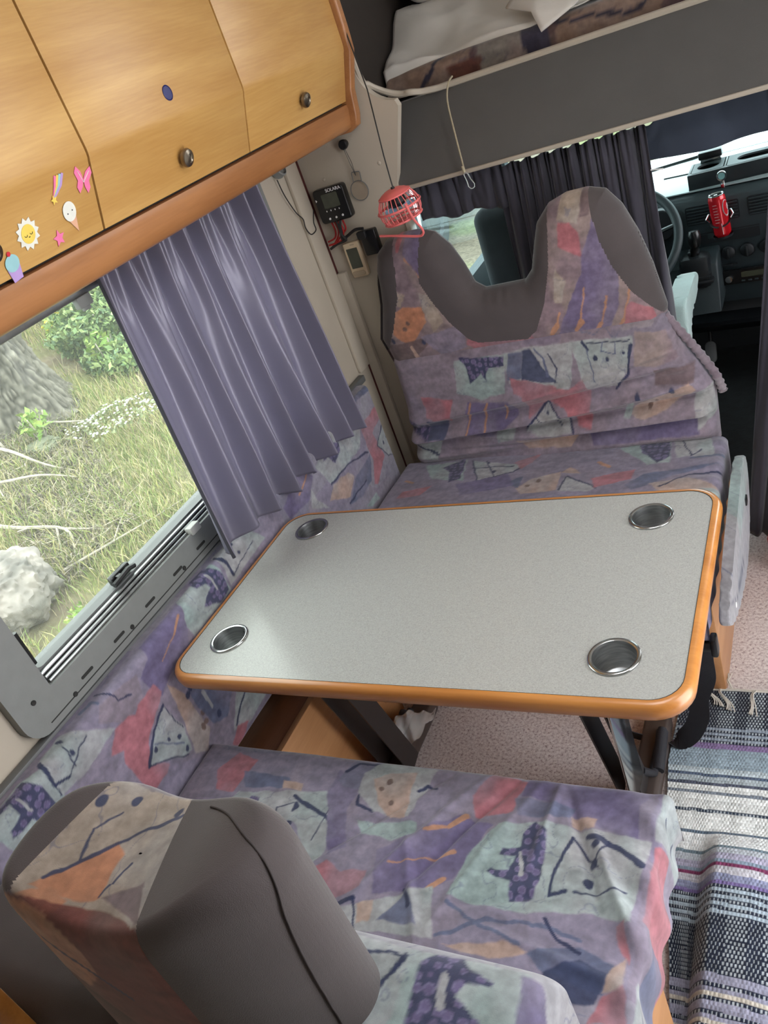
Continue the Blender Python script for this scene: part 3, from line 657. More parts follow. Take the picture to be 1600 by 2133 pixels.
# alcove
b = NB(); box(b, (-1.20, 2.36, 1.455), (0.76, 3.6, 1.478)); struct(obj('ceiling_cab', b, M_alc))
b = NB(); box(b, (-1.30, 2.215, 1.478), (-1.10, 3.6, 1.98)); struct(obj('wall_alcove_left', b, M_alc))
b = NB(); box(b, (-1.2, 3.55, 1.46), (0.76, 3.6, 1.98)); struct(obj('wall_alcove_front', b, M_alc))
# cab shell: door, pillar, windscreen posts, scuttle
b = NB()
prism(b, [(2.215, 0), (3.75, 0), (3.75, 0.85), (3.1, 0.84), (2.5, 0.83), (2.215, 0.83)], -1.19, -1.15, frame((0, 0, 0), (0, 1, 0), (0, 0, 1)))
box(b, (-1.19, 2.215, 0.8), (-1.15, 2.45, 1.47)); box(b, (-1.19, 2.4, 1.27), (-1.15, 3.18, 1.47))
struct(obj('door_1', b, M_dash, smooth=False))
b = NB(); box(b, (0.53, 2.215, 0), (0.57, 3.75, 0.84)); box(b, (0.53, 2.215, 0.8), (0.57, 2.45, 1.47)); box(b, (0.53, 2.4, 1.27), (0.57, 3.18, 1.47)); struct(obj('door_2', b, M_dash, smooth=False))
b = NB(); box(b, (-1.175, 2.45, 0.83), (-1.168, 3.3, 1.28)); struct(obj('window_2', b, M_glass2, smooth=False))
b = NB(); tube(b, [(-1.15, 3.43, 0.83), (-1.13, 3.17, 1.32)], 0.03, 8); struct(obj('trim_8', b, M_dash))
b = NB(); tube(b, [(0.53, 3.43, 0.83), (0.51, 3.17, 1.32)], 0.03, 8); struct(obj('trim_9', b, M_dash))
b = NB(); prism(b, [(3.43, 0.82), (3.16, 1.335), (3.165, 1.34), (3.437, 0.825)], -1.15, 0.53, frame((0, 0, 0), (0, 1, 0), (0, 0, 1))); struct(obj('window_3', b, M_glass2, smooth=False))
b = NB(); box(b, (-1.15, 3.66, 0), (0.53, 3.75, 0.77)); struct(obj('wall_scuttle', b, M_dash2))
b = NB(); prism(b, [(2.23, 1.30), (3.18, 1.34), (3.18, 1.46), (2.36, 1.46)], -1.19, 0.57, frame((0, 0, 0), (0, 1, 0), (0, 0, 1))); struct(obj('ceiling_1', b, M_ceil, smooth=False))

# ---- dinette window
b = NB()   # frame ring, rounded outside
oy0, oy1, oz0, oz1 = 0.60, 1.95, 0.800, 1.52
iy0, iy1, iz0, iz1 = 0.69, 1.85, 0.868, 1.45
def rr2(y0, y1, z0, z1, r, n=6): return [(x+(y0+y1)/2, y+(z0+z1)/2) for x, y in rrect(y1-y0, z1-z0, r, n)]
def ring(b, o, i, h0, h1, M):
    A = [b.verts.new((p[0], p[1], h1)) for p in o]; B_ = [b.verts.new((p[0], p[1], h1)) for p in i]
    C_ = [b.verts.new((p[0], p[1], h0)) for p in o]; D = [b.verts.new((p[0], p[1], h0)) for p in i]; n = len(o)
    for k in range(n):
        j = (k+1) % n
        b.faces.new((A[k], A[j], B_[j], B_[k])); b.faces.new((C_[k], C_[j], A[j], A[k])); b.faces.new((B_[k], B_[j], D[j], D[k])); b.faces.new((D[k], D[j], C_[j], C_[k]))
    bmesh.ops.transform(b, matrix=M, verts=A+B_+C_+D)
MW = frame((0, 0, 0), (0, 1, 0), (0, 0, 1))   # local z -> world +x
ring(b, rr2(oy0, oy1, oz0, oz1, 0.045), rr2(iy0, iy1, iz0, iz1, 0.006), -1.345, -1.318, MW)
es = [e for e in b.edges if abs(e.verts[0].co.x+1.318) < 1e-5 and abs(e.verts[1].co.x+1.318) < 1e-5 and all(abs(v.co.y-oy0) < .046 or abs(v.co.y-oy1) < .046 or abs(v.co.z-oz0) < .046 or abs(v.co.z-oz1) < .046 for v in e.verts) and not e.is_boundary and len([f for f in e.link_faces if abs(f.normal.x) > .9]) >= 0 and max(abs(e.verts[0].co.z-e.verts[1].co.z), abs(e.verts[0].co.y-e.verts[1].co.y)) > 0.0001 and min(min(abs(v.co.y-oy0), abs(v.co.y-oy1)) if True else 9 for v in e.verts) >= 0]
wf = struct(obj('window_1', b, M_frame, ang=0.5))
b = NB()
box(b, (-1.322, 0.65, 0.8135), (-1.3172, 1.93, 0.8155)); part = obj('frame_groove', b, M_slot, wf)
for y0 in (0.745, 0.847, 0.955, 1.06, 1.155, 1.26, 1.37, 1.48, 1.59, 1.70):
    b = NB(); prism(b, [(x+y0+0.02, y+0.829) for x, y in rrect(0.034, 0.0065, 0.003, 3)], -1.319, -1.3172, MW); obj('vent_slot', b, M_slot, wf)
for y0, z0 in ((0.645, 0.872), (0.72, 0.817), (0.905, 0.8215), (1.10, 0.8215), (1.30, 0.8215), (1.5, 0.8215)):
    b = NB(); lathe(b, [(0, 0), (0.0052, 0), (0.0052, 0.0015), (0.0042, 0.002), (0.003, 0.0012), (0, 0.0012)], 14, frame((-1.3178, y0, z0), (0, 1, 0), (0, 0, 1))); obj('screw_cap', b, M_slot, wf)
b = NB()   # stepped blind rails at the sill
for k, (z0, z1, x) in enumerate(((0.868, 0.874, -1.327), (0.876, 0.882, -1.333), (0.884, 0.889, -1.339))): box(b, (-1.352, 0.70, z0), (x, 1.85, z1), 0.0012)
obj('sill_rail', b, M_alu, wf)
b = NB(); ring(b, rr2(0.665, 1.87, 0.845, 1.47, 0.03), rr2(0.70, 1.84, 0.893, 1.455, 0.02), -1.392, -1.350, MW); obj('outer_frame', b, M_frame2, wf)
b = NB(); box(b, (-1.378, 0.68, 0.87), (-1.374, 1.86, 1.47)); obj('pane', b, M_glass, wf, smooth=False)
b = NB(); box(b, (-1.336, 0.70, 1.425), (-1.312, 1.85, 1.452), 0.004); obj('blind_rail', b, M_alu, wf)
b = NB(); box(b, (-1.322, 1.185, 1.405), (-1.306, 1.225, 1.428), 0.003); box(b, (-1.318, 1.195, 1.398), (-1.309, 1.215, 1.41), 0.002); obj('blind_catch', b, M_frame, wf)
b = NB(); box(b, (-1.333, 1.165, 0.862), (-1.312, 1.20, 0.882), 0.003); obj('rail_end', b, M_walll, wf)
h = obj('window_latch', (lambda b: (box(b, (-1.366, 0.945, 0.895), (-1.35, 1.005, 0.918), 0.005), b)[1])(NB()), M_blackp, wf)
b = NB(); box(b, (-1.35, 0.955, 0.905), (-1.335, 0.968, 0.915), 0.002); tube(b, [(-1.338, 0.935, 0.907), (-1.338, 0.985, 0.912), (-1.34, 1.005, 0.906)], 0.006, 8); obj('latch_lever', b, M_blackp, h)
h = obj('window_latch', (lambda b: (box(b, (-1.366, 0.684, 0.92), (-1.345, 0.704, 0.985), 0.005), b)[1])(NB()), M_blackp, wf)
b = NB(); tube(b, [(-1.338, 0.70, 0.915), (-1.336, 0.70, 0.99)], 0.006, 8); obj('latch_lever', b, M_blackp, h)

# ================================================================ LARGE OBJECTS
# ---- dinette table
tb = thing('dinette_table', 'grey speckled table top with orange beech edge and four sunken steel cup holders', 'table', (-0.75, 1.17, 0))
TX0, TX1, TY0, TY1, TZ = -1.262, -0.228, 0.868, 1.449, 0.72
tcx, tcy, tw, th_ = (TX0+TX1)/2, (TY0+TY1)/2, TX1-TX0, TY1-TY0
cups = [(-1.163, 0.983), (-0.352, 0.967), (-0.349, 1.355), (-1.160, 1.372)]
out = [(x+tcx, y+tcy) for x, y in rrect(tw-0.022, th_-0.022, 0.05, 8)]
b = NB()
vs = [b.verts.new((p[0], p[1], TZ)) for p in out]; es = [b.edges.new((vs[i], vs[(i+1) % len(vs)])) for i in range(len(vs))]
for c in cups:
    w = [b.verts.new((c[0]+0.0375*math.cos(2*PI*k/40), c[1]+0.0375*math.sin(2*PI*k/40), TZ)) for k in range(40)]
    es += [b.edges.new((w[i], w[(i+1) % 40])) for i in range(40)]
bmesh.ops.triangle_fill(b, edges=es, use_beauty=True)
bmesh.ops.recalc_face_normals(b, faces=b.faces)
if sum(f.normal.z for f in b.faces) < 0: bmesh.ops.reverse_faces(b, faces=b.faces)
r = bmesh.ops.extrude_face_region(b, geom=list(b.faces)); 
for v in [g for g in r['geom'] if isinstance(g, bmesh.types.BMVert)]: v.co.z -= 0.024
obj('table_top', b, M_top, tb, ang=0.5)
b = NB()   # rounded edge band
prof = [(-0.0005, -0.0015), (0.0, 0.0008), (0.006, 0.001), (0.0115, -0.002), (0.0150, -0.008), (0.0155, -0.018), (0.013, -0.029), (0.006, -0.034), (-0.02, -0.034), (-0.02, -0.026)]
rings = []
for d, z in prof:
    o_ = [(x+tcx, y+tcy) for x, y in rrect(tw-0.0215+2*d, th_-0.0215+2*d, 0.05+d, 8)]
    rings.append([b.verts.new((p[0], p[1], TZ+z)) for p in o_])
for A, B_ in zip(rings, rings[1:]):
    for k in range(len(A)): b.faces.new((A[k], A[(k+1) % len(A)], B_[(k+1) % len(A)], B_[k]))
obj('edge_band', b, M_oak, tb, ang=1.2)
b = NB(); ring(b, [(x+tcx, y+tcy) for x, y in rrect(tw-0.0205, th_-0.0205, 0.05, 8)], [(x+tcx, y+tcy) for x, y in rrect(tw-0.0235, th_-0.0235, 0.05, 8)], TZ-0.001, TZ+0.0008, Matrix.Identity(4)); obj('black_seam', b, M_slot, tb)
for c in cups:
    b = NB(); lathe(b, [(0.0375, -0.001), (0.0415, 0.0), (0.0435, 0.0015), (0.0425, 0.0035), (0.039, 0.0042), (0.0362, 0.003)], 48, Matrix.Translation((c[0], c[1], TZ)))
    cp = obj('cup_holder_rim', b, M_chrome, tb, ang=2)
    b = NB(); lathe(b, [(0.0365, 0.003), (0.0355, -0.002), (0.0345, -0.052), (0.032, -0.055), (0, -0.055)], 48, Matrix.Translation((c[0], c[1], TZ))); obj('cup_bowl', b, M_steel, cp, ang=0.9)
def legset(x0, s, wide):
    # folding metal leg at x0
    b = NB(); pa = Vector((x0, 1.09, 0.68)); pb = Vector((x0+0.012, 1.235, 0.05))
    for dx in (-wide/2, wide/2):
        n = [(x0+dx-0.003, 1.065, 0.686), (x0+dx-0.003, 1.115, 0.686)]
        prism(b, [(1.065, 0.686), (1.115, 0.686), (1.16, 0.46), (1.26, 0.055), (1.20, 0.04), (1.10, 0.45)], x0+dx-0.002, x0+dx+0.002, MW)
    box(b, (x0-wide/2, 1.10, 0.49), (x0+wide/2, 1.104, 0.68)); 
    L_ = obj('folding_leg', b, M_blackm, tb, smooth=False)
    b = NB(); box(b, (x0-wide/2-0.01, 1.0, 0.676), (x0+wide/2+0.01, 1.34, 0.686), 0.002); obj('mounting_plate', b, M_blackm, L_)
    b = NB(); cyl(b, (x0-wide/2-0.008, 1.12, 0.45), (x0+wide/2+0.008, 1.12, 0.45), 0.012); obj('hinge', b, M_blackm, L_)
    b = NB(); tube(b, [(x0+s*0.02, 1.24, 0.10), (x0+s*0.035, 1.27, 0.055), (x0+s*0.04, 1.40, 0.06)], 0.011, 10); cyl(b, (x0+s*0.045, 1.28, 0.055), (x0+s*0.045, 1.38, 0.075), 0.014); obj('gas_strut', b, M_strap, L_)
    b = NB(); prism(b, [(x+x0+s*0.02, y+1.17) for x, y in rrect(0.062, 0.62, 0.028, 8)], 0.004, 0.052, None, 0.010); obj('floor_foot', b, M_brown, tb, ang=0.6)
legset(-1.09, -1, 0.075); legset(-0.478, 1, 0.05)
b = NB(); box(b, (-0.445, 1.10, 0.14), (-0.440, 1.20, 0.66), 0.001); obj('steel_brace', b, M_chrome, tb)

# ---- cushions
def wrap(a0, a1, b0, b1, n1, ha0, ha1, hb0, hb1, r, res, axes, puff=0.006, dn=None, sign=1):
    L_ = PI/2*r
    def rng_(lo, hi, hl, hh): return np.arange(lo-(hl-r+L_-r if hl else 0), hi+(hh-r+L_-r if hh else 0)+res, res)
    S_ = rng_(a0, a1, ha0, ha1); T_ = rng_(b0, b1, hb0, hb1)
    def mp(s, lo, hi, hl, hh):
        x = s.copy(); d = np.zeros_like(s)
        for e, sg, c, on in ((s-(hi-r), 1, hi, hh), ((lo+r)-s, -1, lo, hl)):
            if not on: continue
            m1 = (e > 0) & (e <= L_); th = np.clip(e/r, 0, PI/2)
            x = np.where(m1, c+sg*(-r+r*np.sin(th)), x); d = np.where(m1, r*(1-np.cos(th)), d)
            m2 = e > L_; x = np.where(m2, c, x); d = np.where(m2, r+e-L_, d)
        return x, d
    xs, ds = mp(S_, a0, a1, ha0, ha1); ts, dt = mp(T_, b0, b1, hb0, hb1)
    X, Y = np.meshgrid(xs, ts, indexing='ij'); D1, D2 = np.meshgrid(ds, dt, indexing='ij'); U, V_ = np.meshgrid(S_, T_, indexing='ij')
    D = np.sqrt(D1**2+D2**2); D = np.minimum(D, max(ha0, ha1, hb0, hb1))
    pa = 1-np.abs((X-(a0+a1)/2)/((a1-a0)/2))**4; pb = 1-np.abs((Y-(b0+b1)/2)/((b1-b0)/2))**4
    Z = -D+puff*np.clip(pa, 0, 1)*np.clip(pb, 0, 1)
    if dn is not None: Z = Z+dn(U, V_)*np.exp(-(D/0.03)**2)+0
    P_ = np.zeros(X.shape+(3,)); P_[..., axes[0]] = X; P_[..., axes[1]] = Y; P_[..., axes[2]] = n1+sign*Z
    if dn is not None:   # sideways puckers on the drops
        pk = dn(U, V_)*np.clip(D/0.03, 0, 1)*0.6; P_[..., axes[0]] += pk*np.sign(D1); P_[..., axes[1]] += pk*np.sign(D2)*-0.5
    n, m = X.shape; I = np.arange(n*m).reshape(n, m)
    F = np.stack([I[:-1, :-1], I[1:, :-1], I[1:, 1:], I[:-1, 1:]], -1).reshape(-1, 4)
    return P_.reshape(-1, 3), F, U.ravel(), V_.ravel()
# near seat cushion
def wr_near(u, v):
    w = np.zeros_like(u)
    for (ax, ay), (bx, by), amp, wd in (((-0.66, 0.885), (-0.93, 0.60), -0.0028, 0.007), ((-0.60, 0.885), (-0.78, 0.58), 0.0035, 0.009), ((-0.54, 0.89), (-0.70, 0.60), -0.004, 0.008), ((-0.50, 0.89), (-0.62, 0.56), 0.003, 0.010), ((-0.45, 0.86), (-0.36, 0.66), -0.0045, 0.008), ((-0.40, 0.80), (-0.30, 0.62), 0.005, 0.010), ((-0.47, 0.88), (-0.48, 0.70), 0.004, 0.008), ((-0.72, 0.75), (-0.60, 0.50), 0.003, 0.009), ((-0.35, 0.70), (-0.60, 0.62), -0.0025, 0.008), ((-0.55, 0.6), (-0.3, 0.56), 0.0025, 0.009)):
        d = segd(u.ravel()+0.01*(vnoise(u.ravel()*12, v.ravel()*12, 5)-.5), v.ravel(), [(ax, ay), (bx, by)]).reshape(u.shape)
        t = ((u-ax)*(bx-ax)+(v-ay)*(by-ay))/((bx-ax)**2+(by-ay)**2)
        w += amp*np.exp(-(d/wd)**2)*np.clip(np.sin(np.clip(t, 0.02, 0.98)*PI), 0, 1)**0.5
    side = (u > -0.305); w += 0.0035*np.sin(v*70+2*np.sin(u*20))*sstep(-0.36, -0.30, u)
    return 2.4*w+0.008*(fbm(u*6, v*6, 13)-0.5)
Vn, Fn, un, vn = wrap(-1.272, -0.293, 0.20, 0.893, 0.498, 0.11, 0.13, 0, 0.12, 0.022, 0.0021, (0, 1, 2), 0.008, wr_near)
art_near = ART['near'] + [('p', 'cream', 0, [(-0.30, 0.95), (-0.30, 0.80), (-0.15, 0.80), (-0.15, 0.95)]), ('p', 'pink', 0, [(-0.298, 0.79), (-0.25, 0.80), (-0.20, 0.74), (-0.15, 0.70), (-0.15, 0.60), (-0.23, 0.62), (-0.27, 0.66), (-0.298, 0.66)]),
  ('p', 'slate', 0, [(-0.26, 0.66), (-0.2, 0.66), (-0.16, 0.55), (-0.22, 0.5), (-0.27, 0.58)]), ('l', 'navy', .006, [(-0.27, 0.86), (-0.22, 0.82), (-0.2, 0.86)]), ('p', 'cream', 0, [(-0.29, 0.58), (-0.15, 0.55), (-0.15, 0.40), (-0.29, 0.45)]), ('l', 'navy', .005, [(-0.27, 0.56), (-0.2, 0.5), (-0.16, 0.42)])]
ns = npobj('seat_cushion', Vn, Fn, M_print, None, paint(un, vn, art_near, 'lil', 0))
tag(ns, 'large near seat cushion in abstract print, in front of the grey humped backrest', 'cushion', 'printed bench cushions')
# far seat cushion
def wr_far(u, v):
    w = 0.004*np.sin(v*75+3*vnoise(u*9, v*9, 2))*sstep(-0.42, -0.30, u)
    return w+0.004*(fbm(u*6, v*9, 17)-0.5)
Vf, Ff, uf, vf = wrap(-1.265, -0.288, 1.375, 2.05, 0.488, 0.08, 0.10, 0.11, 0, 0.024, 0.0036, (0, 1, 2), 0.008, wr_far)
art_f = ART['fseat'] + [('p', 'teal', 0, [(-0.33, 1.80), (-0.27, 1.80), (-0.17, 1.74), (-0.17, 1.66), (-0.33, 1.70)]), ('p', 'lil', 0, [(-0.35, 1.66), (-0.17, 1.66), (-0.17, 1.58), (-0.35, 1.58)]), ('p', 'pink', 0, [(-0.36, 1.58), (-0.24, 1.58), (-0.25, 1.49), (-0.36, 1.50)]), ('p', 'cream', 0, [(-0.36, 1.49), (-0.2, 1.47), (-0.2, 1.38), (-0.36, 1.38)]), ('l', 'orange', .012, [(-0.33, 1.50), (-0.30, 1.46)]), ('p', 'purple', 0, [(-0.24, 1.56), (-0.17, 1.6), (-0.17, 1.3), (-0.25, 1.3)]), ('l', 'slate', .010, [(-0.34, 1.45), (-0.26, 1.42), (-0.2, 1.36)])]
fs_ = npobj('seat_cushion', Vf, Ff, M_print, None, paint(uf, vf, art_f, 'lil', 3.0))
tag(fs_, 'far seat cushion in abstract print, partly hidden behind the grey table top', 'cushion', 'printed bench cushions')
# side cushion along the window wall
def wr_s(u, v): return 0.003*(fbm(u*5, v*8, 23)-0.5)
Vs, Fs, us, vs_ = wrap(-0.2, 2.035, 0.405, 0.79, -1.275, 0.05, 0.055, 0.055, 0.058, 0.018, 0.0026, (1, 2, 0), 0.004, wr_s)
sc_ = npobj('wall_cushion', Vs, Fs, M_print, None, paint(us, vs_, ART['side'], 'lil', 6.0))
tag(sc_, 'long printed padded cushion standing against the wall under the window', 'cushion')

# ---- far backrest (W shaped)
def resample(P, n):
    P = np.array(P, float); d = np.r_[0, np.cumsum(np.hypot(*np.diff(P, axis=0).T))]; t = np.linspace(0, d[-1], n)
    return np.stack([np.interp(t, d, P[:, 0]), np.interp(t, d, P[:, 1])], 1)
def panel(top, left, right, z0, ymid, lean, Tf, Tb, r, res, zfun=None, dn=None):
    # top: outline (x,z) left to right; left/right: x as function of z given by points (z,x)
    top = resample(top, 500)
    L_ = np.array(left); R_ = np.array(right)
    n = int((top[-1, 0]-top[0, 0])/res*1.5); ss = np.linspace(0, 1, n); ti = ss*(len(top)-1)
    tx = np.interp(ti, np.arange(len(top)), top[:, 0]); tz = np.interp(ti, np.arange(len(top)), top[:, 1])
    m = int((tz.max()-z0)/res); tt = np.linspace(0, 1, m)
    S_, T_ = np.meshgrid(np.arange(n), tt, indexing='ij')
    Z = z0+(tz[S_]-z0)*T_
    xl0, xr0 = tx[0], tx[-1]
    sN = (tx-xl0)/(xr0-xl0)
    XL = np.interp(Z, L_[:, 0], L_[:, 1]); XR = np.interp(Z, R_[:, 0], R_[:, 1])
    XLt, XRt = np.interp(tz, L_[:, 0], L_[:, 1]), np.interp(tz, R_[:, 0], R_[:, 1])
    sc = ((tx-XLt)/(XRt-XLt))[S_]
    X = XL+(XR-XL)*sc
    # outline
    o = np.concatenate([np.stack([X[:, -1], Z[:, -1]], 1), np.stack([X[-1, ::-1], Z[-1, ::-1]], 1), np.stack([X[::-1, 0], Z[::-1, 0]], 1), np.stack([X[0, :], Z[0, :]], 1)])
    o = resample(o, 1400); xf, zf = X.ravel(), Z.ravel(); D = np.full(len(xf), 9.0)
    for k in range(len(o)): D = np.minimum(D, np.hypot(xf-o[k, 0], zf-o[k, 1]))
    D = D.reshape(X.shape); D[0, :] = 0; D[-1, :] = 0; D[:, 0] = 0; D[:, -1] = 0
    prof = np.sqrt(np.clip(1-(1-np.clip(D/r, 0, 1))**2, 0, 1))
    yl = ymid+lean*(Z-z0)
    Yf = yl-Tf*prof; Yb = yl+Tb*prof
    if dn is not None: Yf = Yf-dn(X, Z)*prof
    N = X.size; I = np.arange(N).reshape(X.shape)
    q = np.stack([I[:-1, :-1], I[1:, :-1], I[1:, 1:], I[:-1, 1:]], -1).reshape(-1, 4)
    Vf_ = np.stack([X, Yf, Z], -1).reshape(-1, 3); Vb_ = np.stack([X, Yb, Z], -1).reshape(-1, 3)
    return Vf_, Vb_, q
bk = thing('humped_bench_cushion', 'far W-shaped seat backrest with two grey-sided humps and abstract print', 'backrest', (-0.76, 2.10, 0.49))
top = [(-1.170, 1.06), (-1.166, 1.10), (-1.148, 1.145), (-1.112, 1.172), (-1.06, 1.182), (-1.01, 1.180), (-0.965, 1.163), (-0.93, 1.12), (-0.905, 1.06), (-0.888, 1.005), (-0.862, 0.985), (-0.80, 0.985), (-0.745, 0.985), (-0.72, 1.01), (-0.700, 1.07), (-0.680, 1.125), (-0.640, 1.165), (-0.59, 1.180), (-0.54, 1.180), (-0.495, 1.165), (-0.462, 1.12), (-0.435, 1.05), (-0.412, 0.96)]
Vf_, Vb_, q = panel(top, [(0.78, -1.195), (0.90, -1.225), (1.0, -1.19), (1.2, -1.15)], [(0.78, -0.405), (0.85, -0.392), (0.95, -0.409), (1.2, -0.44)], 0.80, 2.115, 0.06, 0.060, 0.045, 0.075, 0.0029,
    dn=lambda X, Z: 0.0025*(fbm(X*9, Z*9, 4)-0.5)+0.0035*np.exp(-((Z-1.0)/0.04)**2)*np.sin(X*220)*np.exp(-((X+0.81)/0.05)**2))
Lg = [(-1.30, 1.30), (-1.075, 1.30), (-1.085, 1.10), (-1.105, 1.02), (-1.150, 0.93), (-1.190, 0.87), (-1.24, 0.85), (-1.30, 0.9)]
Cg = [(-1.0, 1.30), (-1.0, 1.15), (-1.025, 1.05), (-1.000, 0.985), (-0.965, 0.92), (-0.925, 0.868), (-0.90, 0.853), (-0.76, 0.838), (-0.728, 0.86), (-0.690, 0.93), (-0.660, 1.02), (-0.645, 1.10), (-0.630, 1.30)]
Rg = [(-0.54, 1.30), (-0.53, 1.14), (-0.52, 1.06), (-0.50, 0.99), (-0.465, 0.92), (-0.425, 0.868), (-0.402, 0.84), (-0.35, 0.84), (-0.30, 1.3)]
cc = Vf_[q].mean(1); isg = np.zeros(len(q), int)
for k, G in enumerate((Lg, Cg, Rg)): isg[inpoly(cc[:, 0], cc[:, 2], G)] = k+1
def sub(V, F, keep):
    F = F[keep]; u, inv = np.unique(F, return_inverse=True); return V[u], inv.reshape(F.shape), u
colup = paint(Vf_[:, 0], Vf_[:, 2], ART['up'], 'mauve2', 9.0)*np.array([1.0, 0.94, 0.90])  # multiplier puts the warm light on the far backrest into the print colour
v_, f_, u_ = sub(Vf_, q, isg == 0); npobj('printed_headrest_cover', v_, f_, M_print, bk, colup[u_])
for k, nm in ((1, 'grey_outer_side'), (2, 'grey_valley'), (3, 'grey_outer_side')):
    v_, f_, u_ = sub(Vf_, q, isg == k); npobj(nm, v_, f_, M_greyup, bk)
npobj('grey_back', Vb_, q[:, ::-1], M_greyup, bk)
def folds(X, Z):
    w = 0.006*np.sin((Z+0.10*(X+0.76)**2*0-0.035*np.sin((X+0.9)*2.2))*95+1.5*vnoise(X*4, Z*3, 3))*sstep(0.74, 0.66, Z-0.05*(X+0.7))
    for zc, sl, cv, amp in ((0.575, 0.05, 0.10, -0.010), (0.60, 0.10, 0.12, 0.008), (0.555, -0.02, 0.1, 0.008), (0.64, 0.13, 0.1, -0.006), (0.68, 0.16, 0.1, 0.005), (0.53, 0.02, 0.05, -0.007)):
        zz = zc+sl*(X+0.76)+cv*(X+0.76)**2; w = w+amp*np.exp(-((Z-zz)/0.008)**2)
    return 1.8*w+0.008*(fbm(X*6, Z*10, 4)-0.5)
topl = [(-1.197, 0.83), (-1.19, 0.845), (-1.15, 0.852), (-0.8, 0.852), (-0.44, 0.85), (-0.405, 0.845), (-0.395, 0.83)]
Vl, Vlb, ql = panel(topl, [(0.45, -1.225), (0.7, -1.20), (0.85, -1.197)], [(0.45, -0.305), (0.55, -0.302), (0.63, -0.300), (0.70, -0.335), (0.75, -0.365), (0.86, -0.400)], 0.46, 2.095, 0.045, 0.062, 0.05, 0.045, 0.0036, dn=folds)
npobj('printed_lower_cover', Vl, ql, M_print, bk, paint(Vl[:, 0], Vl[:, 2], ART['low'], 'mauve', 12.0)*np.array([1.0, 0.96, 0.93]))  # weaker warm-light tint multiplied into the lower print as well
npobj('cover_back', Vlb, ql[:, ::-1], M_greyup, bk)
# elastic ruched edge on the aisle side
b = NB(); P_ = catmull([(-0.402, 2.10, 0.83), (-0.365, 2.095, 0.77), (-0.330, 2.09, 0.71), (-0.300, 2.085, 0.65), (-0.288, 2.085, 0.60)], 12)
tube(b, P_, [0.011+0.002*math.sin(i*1.9) for i in range(len(P_))], 10)
me_o = obj('ruched_edge', b, M_print, bk)
n_ = len(me_o.data.vertices); co = np.zeros(n_*3); me_o.data.vertices.foreach_get('co', co); co = co.reshape(-1, 3)+np.array([-0.76, 2.10, 0.49])
a_ = me_o.data.color_attributes.new('Col', 'FLOAT_COLOR', 'POINT'); c4 = np.ones((n_, 4), np.float32); c4[:, :3] = paint(co[:, 0]*0.5, co[:, 2]*2, [], 'mauve2', 2.0); a_.data.foreach_set('color', c4.ravel())

# ---- near backrest, seen from behind and above
nb = thing('humped_bench_cushion', 'near seat backrest seen from above, one big grey-sided hump and a printed bolster', 'backrest', (-0.75, 0.33, 0.4))
def hsad(V): x = V[:, 0]; return (0.030*np.exp(-((x+0.555)/0.075)**2)+0.016*np.exp(-((x+0.86)/0.04)**2)-0.012*np.exp(-((x+0.72)/0.07)**2))*sstep(0.80, 1.0, V[:, 2])
def loft(name, sections, mats, classify, parent, colf=None, cap=True, names=None, n=600):
    # sections: list of (outline pts (x,y), z); equal counts
    R = []
    for P, z in sections: R.append(np.c_[P, np.full(len(P), z)])
    c = R[-1][:, :2].mean(0); zt = R[-1][0, 2]
    for s in list(np.linspace(0.99, 0.015, 90)): R.append(np.c_[c+(R[len(sections)-1][:, :2]-c)*s, np.full(n, zt+0.004*(1-s*s))])
    V = np.concatenate(R); xr_ = -0.637-0.30*(V[:, 1]-0.262); xl_ = -0.832+0.16*(V[:, 1]-0.27)
    for e_ in (xr_, xl_): sn = (np.abs(V[:, 0]-e_) < 0.0011) & (V[:, 2] > 0.985); V[sn, 0] = e_[sn]
    V[:, 2] += hsad(V); k = len(R); globals()['HV'] = V.reshape(k, n, 3); globals()['NS'] = len(sections); I = np.arange(n*k).reshape(k, n); J = np.roll(I, -1, 1)
    q = np.stack([I[:-1], J[:-1], J[1:], I[1:]], -1).reshape(-1, 4); cc = V[q].mean(1); cl = classify(cc[:, 0], cc[:, 1], cc[:, 2])
    for i, (m, nm) in enumerate(zip(mats, names)):
        if not (cl == i).any(): continue
        v_, f_, u_ = sub(V, q, cl == i)
        npobj(nm, v_, f_, m, parent, colf(v_) if m is M_print else None)
def smoothpoly(P, n=600, it=3):
    P = np.array(P, float)
    for _ in range(it):
        Q = np.roll(P, -1, 0); P = np.stack([0.75*P+0.25*Q, 0.25*P+0.75*Q], 1).reshape(-1, 2)
    P = np.r_[P, P[:1]]; return resample(P, n+1)[:-1]
base = [(-0.872, 0.262), (-0.80, 0.245), (-0.70, 0.242), (-0.62, 0.246), (-0.545, 0.290), (-0.505, 0.345), (-0.52, 0.400), (-0.59, 0.420), (-0.70, 0.425), (-0.80, 0.440), (-0.865, 0.400), (-0.885, 0.33)]
B0 = smoothpoly(base); c0 = B0.mean(0); secs = []
def sx(z):   # wider and fuller low down
    return 1.0+0.02*float(sstep(0.98, 0.70, z))
for z in np.arange(0.45, 0.985, 0.005):
    secs.append(((B0-c0)*np.array([sx(z), 1.0])+c0+np.array([0.0, 0.012*(1-sx(z))*0]), float(z)))
for k in range(1, 9):
    a = PI/2*k/8; secs.append((c0+(B0-c0)*(1-0.16*(1-math.cos(a))), 0.982+0.040*math.sin(a)))
def cls(x, y, z):
    xr = -0.637-0.30*(y-0.262)
    xl = -0.832+0.16*(y-0.27)
    r = np.ones(len(x), int); r[(x > xr)] = 0; r[(x < xl) & (y > 0.262)] = 2
    r[(y > 0.415) & (z < 1.0) & (x < -0.8)] = 2
    return r
